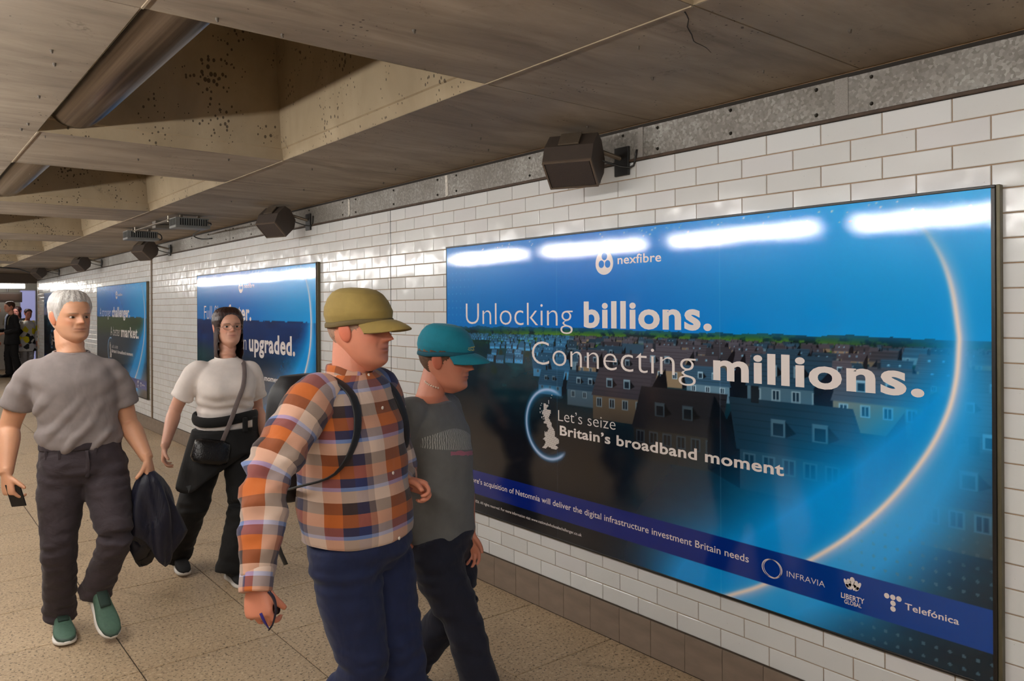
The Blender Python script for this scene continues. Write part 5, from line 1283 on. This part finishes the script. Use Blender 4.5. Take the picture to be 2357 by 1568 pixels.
    mobj('temple_arm', *tube([np.array((0.8007, 2.0513, 0.8351)), np.array((0.8116, 2.0426, 0.8162)), np.array((0.816, 2.039, 0.7856)), np.array((0.8133, 2.054, 0.744)), np.array((0.804, 2.0615, 0.7252))], [(.0035, .006), (.003, .006), (.002, .004), (.002, .003), (.0015, .002)], sub=5, n=8, ref=tuple(HD))[:2], PL, sg, smooth=True)
    mobj('temple_arm', *tube([np.array((0.7802, 2.055, 0.7804)), np.array((0.7874, 2.0492, 0.7593)), np.array((0.8012, 2.0509, 0.734))], [(.003, .005), (.003, .005), (.0015, .002)], sub=5, n=8, ref=tuple(HD))[:2], plain('violet_glasses_frame', (38, 30, 110), .25), sg, smooth=True)
    for s in (0, 1):
        c = np.array((0.7952, 2.0814, 0.797)) + LF * (.040 + .006 * s) + np.array((0, 0, -.02 - .012 * s)); v, ff = ellipsoid(c, [HD * .022, LF * .0025, np.array((0, 0, .017))], 16, 8); mobj('lens', v, ff, plain('dark_lens', (14, 14, 22), .08), sg, smooth=True)
person3()

# ================================================================== PERSON 4: teal cap, grey printed T-shirt
SK4 = (196, 126, 100); SKM4 = m_skin('skin_warm', SK4)
def person4():
    hd = nrm((.46, -.888, 0)); lf = np.array((-hd[1], hd[0], 0))
    dp = 3.0
    ch = np.array((1.6813, 2.5748, 1.0846)); hem = np.array((1.6929, 2.5655, 0.6531)); shc = np.array((1.6592, 2.5927, 1.2132)); nk = np.array((1.666, 2.5872, 1.2525))
    root = empty('person', (hem[0], hem[1], 0), 'person in a teal cap and grey printed T-shirt beside the near board', 'person')
    shR, shL = shc - lf * .150 + (0, 0, -.012), shc + lf * .150 + (0, 0, -.012)
    elR, wrR = shR - hd * .10 + (0, 0, -.27), shR - hd * .02 + (0, 0, -.48)
    elL, wrL = np.array((1.8121, 2.5722, 0.8949)), np.array((1.7955, 2.5086, 0.71))
    org = np.array((1.7035, 2.557, 1.2848)) ; Hh = .228; fr = frame((.56, -.82, -.16)); R, f, u = fr
    hp, hf, hc = head_geo(Hh, SK4, (166, 88, 78), (90, 70, 60), jaw=.98, nose=1.0, female=True); head = (place(hp, org, fr), hf, hc)
    parts = [torso_loft([(hem, .14, .11, lf), (ch * .5 + hem * .5, .135, .11, lf), (ch, .135, .10, lf), (shc, .12, .075, lf), (nk, .065, .055, lf)])[:2],
             tube([shc, nk, org + u * .06 - f * .035, org + u * .10 - f * .035], [.062, .055, .052, .05], sub=3, n=20)[:2]]
    parts += arm_parts(shR, elR, wrR, .95) + arm_parts(shL, elL, wrL, .95)
    parts += hand_geo(wrR, (.05, -.05, -1), lf, .9, curl=(.4, .5, .4), side=1); parts += hand_geo(wrL, (.10, -.14, -.98), -lf, .9, curl=(.4, .5, .4), side=-1)
    hc_ = np.array((1.6929, 2.5655, 0.6531)) + (0, 0, .03); base = np.array((hc_[0], hc_[1], 0)); hipR, hipL = hc_ - lf * .085, hc_ + lf * .085
    knR, anR = base - lf * .07 + hd * .13 + (0, 0, .43), base - lf * .06 + hd * .235 + (0, 0, .09)
    knL, anL = base + lf * .07 + hd * .04 + (0, 0, .42), base + lf * .065 - hd * .18 + (0, 0, .12)
    parts += leg_parts(hipR, knR, anR, .92) + leg_parts(hipL, knL, anL, .92)
    body(root, SKM4, SK4, parts, head)
    for s in (-1, 1): eye(root, org + R * s * .135 * Hh + f * .326 * Hh + u * .516 * Hh, f, .0112)
    hl = lambda q: np.interp(q, [0, .9, 1.15, 1.5, 1.65, 1.9, 2.4, 3.15], [.86, .80, .60, .44, .52, .50, .20, .10])
    V, F = shell(Hh, .04, hl, zmin=.02, wave=.01); mobj('hair', place(V, org, fr), F, plain('short_brown_hair', (92, 66, 50), .6, var=.4, scale=80), root, smooth=True)
    TE = m_cloth('teal_cap_cotton', (0, 118, 138), var=.08, fold=5, fs=.1); co = cap(root, Hh, org, fr, TE, plain('teal_band', (0, 78, 96), .8))
    # stitched motif on the cap front
    ST = plain('pale_gold_stitching', (196, 186, 120), .6); m = MB(); rng = random.Random(3)
    for k in range(26):
        a = -.75 + 1.1 * (k % 13) / 12; z = .74 + .045 * (k // 13) + rng.uniform(-.01, .01)
        q = place(np.array([[.385 * Hh * math.sin(a), (-.03 + .47 * math.cos(a)) * Hh, z * Hh]]), org, fr)[0]; t = R * math.cos(a) - f * math.sin(a)
        m.add(*ellipsoid(q + (R * math.sin(a) + f * math.cos(a)) * .002, [t * .006 + u * .002, (R * math.sin(a) + f * math.cos(a)) * .003, u * .0018], 8, 5))
    m.obj('stitched_motif', ST, co, smooth=True)
    GR = m_cloth('grey_cotton_tee', (100, 100, 98), var=.06, fold=6, fs=.3)
    # arched line drawing printed across the chest, with a pink line under it
    t_ = GR.node_tree; N = Nodes.__new__(Nodes); N.m = GR; N.t = t_; N.b = t_.nodes['Principled BSDF']
    old = N.b.inputs['Base Color'].links[0].from_socket
    rel = N.n('ShaderNodeVectorMath', operation='SUBTRACT', i0=N.pos(), i1=tuple(ch)).outputs[0]
    dt = lambda v: N.n('ShaderNodeVectorMath', operation='DOT_PRODUCT', i0=rel, i1=tuple(v)).outputs['Value']
    an = N.math('ARCTAN2', dt(lf), dt(hd)); zz = N.math('ADD', dt((0, 0, 1)), N.math('MULTIPLY', an, .02))
    nz = N.noise(N.pos((1, 1, 1)), 40, 2)
    ac = N.math('ADD', an, .25); topz = N.math('SUBTRACT', .045, N.math('MULTIPLY', N.math('MULTIPLY', ac, ac), .035))
    rngm = N.math('MULTIPLY', N.math('LESS_THAN', N.math('ABSOLUTE', ac), 1.15), N.math('MULTIPLY', N.math('LESS_THAN', zz, topz), N.math('GREATER_THAN', zz, -.035)))
    ln_ = N.math('GREATER_THAN', N.math('FRACT', N.math('ADD', N.math('MULTIPLY', an, 17.0), N.math('MULTIPLY', nz, 1.6))), .58)
    pk = N.math('MULTIPLY', N.math('LESS_THAN', N.math('ABSOLUTE', N.math('ADD', zz, .048)), N.math('MULTIPLY', nz, .016)), N.math('LESS_THAN', N.math('ABSOLUTE', N.math('SUBTRACT', an, .05)), .7))
    c_ = N.mix(N.math('MULTIPLY', N.math('MULTIPLY', rngm, ln_), .75), old, lin((176, 176, 168))); c_ = N.mix(N.math('MULTIPLY', pk, .8), c_, lin((172, 96, 116)))
    N.inp(N.b.inputs['Base Color'], c_)
    tr = torso_loft([(hem + (0, 0, -.018), .125, .095, lf), (hem + (0, 0, .03), .160, .122, lf), (ch * .45 + hem * .55, .162, .130, lf), (ch, .162, .130, lf), (ch * .4 + shc * .6, .158, .112, lf), (shc + (0, 0, .0), .130, .09, lf), (nk + (0, 0, -.022), .092, .078, lf)], n=44)[:2]
    sl = []
    for sh, el in ((shR, elR), (shL, elL)):
        d = nrm(el - sh); inn = nrm(shc - sh); sl.append(tube([sh + inn * .06, sh - (0, 0, .008), sh + d * .09, sh + d * .18, sh + d * .215], [.058, .064, .063, .066, .067], sub=4, n=24)[:2])
    V, F = union([tr] + sl, .0075, 5); V = wrinkle(V, F, lambda p: .009 * fnoise(p, (6, 6, 11), 31) + .004 * fnoise(p, (14, 14, 10), 33)); to = mobj('t_shirt', V, F, GR, root, smooth=True)
    V, F = trouser_geo(hc_ + (0, 0, .08), hc_, lf, .150, .122, [(hipR, knR, anR), (hipL, knL, anL)], radii=(.098, .086, .076, .072, .070), seed=11.3); mobj('trousers', V, F, m_cloth('dark_navy_trouser', (9, 12, 32), var=.12, fold=9, fs=.35), root, smooth=True)
    M = dict(upper=plain('grey_trainer', (96, 98, 104), .7, bump=.3, bscale=200), sole=plain('pale_shoe_sole', (216, 210, 202)), toe=plain('grey_trainer', (96, 98, 104)), lace=plain('tan_lace', (120, 100, 76)), tongue=plain('grey_trainer', (96, 98, 104)))
    shoe(root, anR - hd * .06 + (0, 0, -.09), hd, (0, 0, 1), .26, .045, M); shoe(root, anL - hd * .07 + (0, 0, -.10), hd * .95 + np.array((0, 0, -.08)), (0, 0, 1), .26, .045, M)
    # beaded eyeglass cord / necklace at the nape
    pts = [org + R * (.33 * math.sin(a)) * Hh + f * (-.10 + .20 * math.cos(a)) * Hh + u * (.06 - .05 * math.cos(a)) * Hh for a in np.linspace(.9, 2.4, 9)]
    m = MB()
    for q in pts: m.add(*ellipsoid(q, [(.004, 0, 0), (0, .004, 0), (0, 0, .004)], 8, 5))
    m.obj('beads', plain('pale_beads', (226, 200, 180), .3), root, smooth=True)
person4()

# ================================================================== THE FAR CROSS PASSAGE
def far_person(pos, h, hd, label, top, leg, hair, skin, arms='down', coat=0.0, hl=None, shoe_m=None):
    hd = nrm((hd[0], hd[1], 0)); lf = np.array((-hd[1], hd[0], 0)); k = h / 1.75; b = np.array((pos[0], pos[1], 0.0))
    P = lambda l, f, z: b + lf * l * k + hd * f * k + np.array((0, 0, z * k))
    root = empty('person', tuple(b), label, 'person')
    org = P(0, .04, 1.515); fr = frame(hd + np.array((0, 0, -.12))); R, f, u = fr; Hh = .232 * k
    hp, hf, hc = head_geo(Hh, skin, (160, 96, 84), (60, 48, 40), n=48, m=44)
    sh = [P(-.17, 0, 1.39), P(.17, 0, 1.39)]
    if arms == 'down': el = [P(-.21, -.05, 1.10), P(.21, -.02, 1.10)]; wr = [P(-.20, .03, .86), P(.20, .06, .86)]
    else: el = [P(-.22, -.03, 1.11), P(.22, -.03, 1.11)]; wr = [P(-.17, .24, 1.08), P(.12, .25, 1.02)]
    hips = [P(-.09, 0, .92), P(.09, 0, .92)]; kn = [P(-.10, .05, .50), P(.09, -.02, .50)]; an = [P(-.10, .02, .09), P(.09, -.12, .10)]
    parts = [torso_loft([(P(0, 0, .90), .14 * k, .10 * k, lf), (P(0, 0, 1.15), .14 * k, .10 * k, lf), (P(0, 0, 1.36), .13 * k, .08 * k, lf), (P(0, 0, 1.45), .07 * k, .06 * k, lf)], n=24)[:2], tube([P(0, .0, 1.38), P(0, .01, 1.47), org + u * .07], [.065 * k, .058 * k, .055 * k], n=14)[:2]]
    for a in (0, 1):
        parts += arm_parts(sh[a], el[a], wr[a], .95 * k) + leg_parts(hips[a], kn[a], an[a], k)
        parts += hand_geo(wr[a], nrm(wr[a] - el[a]), lf * (1 - 2 * a), .95 * k, curl=(.6, .7, .5), side=1 - 2 * a)
    body(root, m_skin('far_skin', skin), skin, parts, (place(hp, org, fr), hf, hc), voxel=.011)
    hln = hl or (lambda q: np.interp(q, [0, .8, 1.15, 1.5, 1.65, 1.9, 2.4, 3.15], [.86, .80, .60, .46, .55, .56, .24, .14]))
    V, F = shell(Hh, .05, hln, zmin=-.3, n=48, m=40, vol=.4, lowfix=.35 if hl else None); mobj('hair', place(V, org, fr), F, hair, root, smooth=True)
    tr = [torso_loft([(P(0, 0, .86 - coat), (.185 + .25 * coat) * k, (.135 + .2 * coat) * k, lf), (P(0, 0, 1.0), .175 * k, .13 * k, lf), (P(0, 0, 1.2), .185 * k, .135 * k, lf), (P(0, 0, 1.36), .18 * k, .115 * k, lf), (P(0, .0, 1.45), .085 * k, .075 * k, lf)], n=28)[:2]]
    for a in (0, 1): tr.append(tube([sh[a] + (P(0, 0, 1.38) - sh[a]) * .35, sh[a], sh[a] * .5 + el[a] * .5, el[a], wr[a] * .85 + el[a] * .15], [.06 * k, .066 * k, .062 * k, .056 * k, .045 * k], n=18)[:2])
    V, F = union(tr, .013, 4); mobj('jacket', V, F, top, root, smooth=True)
    V, F = trouser_geo(P(0, 0, .98), P(0, 0, .90), lf, .165 * k, .125 * k, [(hips[a], kn[a], an[a]) for a in (0, 1)], voxel=.014, radii=tuple(q * k for q in (.095, .085, .078, .078, .080))); mobj('trousers', V, F, leg, root, smooth=True)
    M = dict(upper=shoe_m or BLACK, sole=BLACK, toe=shoe_m or BLACK, lace=BLACK, tongue=BLACK)
    for a in (0, 1): shoe(root, an[a] - hd * .06 * k - np.array((0, 0, an[a][2])), hd, (0, 0, 1), .27 * k, .047 * k, M, laces=False)
    return root, P
BK = m_cloth('black_suit_wool', (14, 13, 16), sheen=.03); FARB, FARC = (2.566, 22.9, 0.6646)[:2], (2.6798, 22.3, 0.6825)[:2]; GYT = m_cloth('grey_trouser_wool', (64, 60, 62)); BRH = plain('brown_far_hair', (66, 40, 28), .6); DRH = plain('dark_red_far_hair', (50, 26, 26), .6)
p, P = far_person((2.32, 21.9), 1.80, (-.95, -.25), 'person in a black suit jacket holding a rolled newspaper in the far passage', BK, m_cloth('black_trouser', (16, 15, 17), sheen=.03), BRH, (210, 150, 126), arms='bent', coat=.10)
SHF = plain('pale_blue_shirt', (176, 186, 212), .7)
mobj('shirt_front', *tube([P(0, .085, 1.46), P(.0, .128, 1.38), P(0, .142, 1.25), P(0, .146, 1.12)], [(.05, .012), (.045, .010), (.03, .008), (.008, .006)], n=12, ref=(-.95, -.25, 0))[:2], SHF, p, smooth=True)
for s_ in (-1, 1): mobj('pack_strap', *tube([P(s_ * .10, -.06, 1.44), P(s_ * .11, .03, 1.455), P(s_ * .115, .115, 1.36), P(s_ * .13, .138, 1.22)], [(.022, .006)] * 4, n=8, ref=(-.95, -.25, 0))[:2], plain('olive_pack_strap', (104, 92, 58), .8), p, smooth=True)
q = P(-.03, .29, 1.06); o = mobj('newspaper', *tube([q + np.array((0, 0, -.22)), q + np.array((0, 0, .0)), q + np.array((0, 0, .22))], [.05, .046, .052], sub=3, n=16)[:2], plain('newsprint', (206, 204, 200), .8, var=.2, scale=40), base=q); setp(o, 'rolled newspaper held by the person in the black suit jacket', 'newspaper')
far_person(FARB, 1.68, (-.6, -.8), 'dark-haired person in a black coat behind the suited person', BK, GYT, DRH, (206, 140, 130), coat=.05, hl=lambda q: np.interp(q, [0, .6, .95, 1.2, 3.15], [.86, .80, .5, -.2, -.25]))
N = Nodes('yellow_white_black_print'); vv = N.n('ShaderNodeTexVoronoi', in_Vector=N.obj(), in_Scale=9.0); kk = N.n('ShaderNodeSeparateColor', i0=vv.outputs['Color']).outputs[0]
N.set(Base_Color=N.ramp(kk, [(0, lin((214, 210, 206))), (.35, lin((232, 214, 20))), (.55, lin((30, 30, 34))), (.72, lin((206, 204, 210))), (.9, lin((150, 150, 170)))], 'CONSTANT'), Roughness=.6)
far_person(FARC, 1.62, (.3, -.95), 'person in a yellow, white and black patterned jacket at the far end', N.m, m_cloth('patterned_far_trouser', (176, 172, 176)), DRH, (196, 130, 112), coat=.22)
far_person((1.98, 22.3), 1.72, (.9, -.3), 'person in dark clothes facing the suited person, cut by the picture edge', m_cloth('dark_far_coat', (28, 24, 28)), BK, BRH, (206, 148, 124))
far_person((1.10, 14.55), 1.76, (.75, .66), 'walker in dark trousers at the left picture edge, only a foot showing', m_cloth('dark_far_coat', (28, 24, 28)), m_cloth('dark_grey_trouser', (48, 42, 42)), BRH, (206, 148, 124), shoe_m=plain('dark_brown_shoe', (44, 36, 32), .5))
# backlit panel, sign box, cross light
root = empty('backlit_poster', (2.9639, 24.9, 1.0523), 'tall lavender backlit poster on the far wall', 'poster')
a, b_ = (2.8072, 24.9, 2.1567), (3.2044, 24.9, -0.031)
MB().box((a[0], 24.86, b_[2]), (b_[0], 24.98, a[2]), .01).obj('panel_frame', plain('panel_frame_white', (210, 208, 220), .4), root)
N = Nodes('lavender_backlit_sheet'); N.set(Base_Color=lin((150, 150, 200)), Emission_Color=(*lin((176, 178, 228)), 1), Emission_Strength=0.5, Roughness=.3)
MB().box((a[0] + .03, 24.845, b_[2] + .03), (b_[0] - .03, 24.87, a[2] - .03)).obj('panel_sheet', N.m, root)
a, b_ = (1.6484, 22.9, 2.0496), (2.6359, 22.9, 1.7963)
root = empty('hanging_sign', (a[0], 22.9, b_[2]), 'dark hanging sign box under the far light', 'sign'); MB().box((a[0], 22.8, b_[2]), (b_[0], 23.0, a[2]), .01).obj('sign_case', plain('dark_sign_case', (38, 30, 26), .3), root)
MB().box((a[0] + .05, 22.79, b_[2] + .05), (b_[0] - .05, 22.81, a[2] - .05)).obj('sign_face', plain('dark_sign_face', (48, 36, 30), .15), root)
for x in (a[0] + .3, b_[0] - .3):
    m = MB(); m.bar((x, 22.9, a[2]), (x, 22.9, 2.6), .015); m.obj('sign_rod', BLACK, root)
a, b_ = (1.6134, 22.4, 2.267), (2.6434, 22.4, 2.102)
root = empty('batten_light', (a[0], 22.4, a[2]), 'bright fluorescent light at the far end, left edge of the picture', 'light'); xc = (a[0] + b_[0]) / 2; zc = (a[2] + b_[2]) / 2
mobj('tube', *tube([(a[0], 22.4, zc), (b_[0], 22.4, zc)], [.055, .055], sub=1, n=14)[:2], emis('far_light_diffuser', (1, .95, .86), 28.0), root, smooth=True)
MB().box((a[0], 22.33, zc + .06), (b_[0] + .06, 22.47, zc + .13), .01).obj('housing', plain('dark_light_housing', (70, 58, 48), .5), root)
for x in (a[0] + .4, b_[0] - .3):
    m = MB(); m.bar((x, 22.4, zc + .12), (x, 22.4, 2.6), .012); m.obj('hanging_rod', BLACK, root)
a, b_ = (1.3771, 21.35, 2.3898), (2.6864, 21.35, 2.2544)
bo = MB().box((a[0], 21.25, a[2] - .16), (b_[0] + .6, 21.45, 2.62)).obj('trim_3', plain('dark_bulkhead', (72, 58, 46), .7)); setp(bo, 'dark bulkhead beam where the passage opens out', kind='structure')
o = mobj('cable', *tube([(1.5921, 18.2, 2.4522), (1.8786, 18.2, 2.4347), (2.1063, 18.6, 2.4317), (2.394, 19.4, 2.3891)], [.012] * 4, n=8)[:2], BLACK, smooth=True, base=(1.8786, 18.2, 2.4347)); setp(o, 'black cable slung along the far ceiling', 'cable')
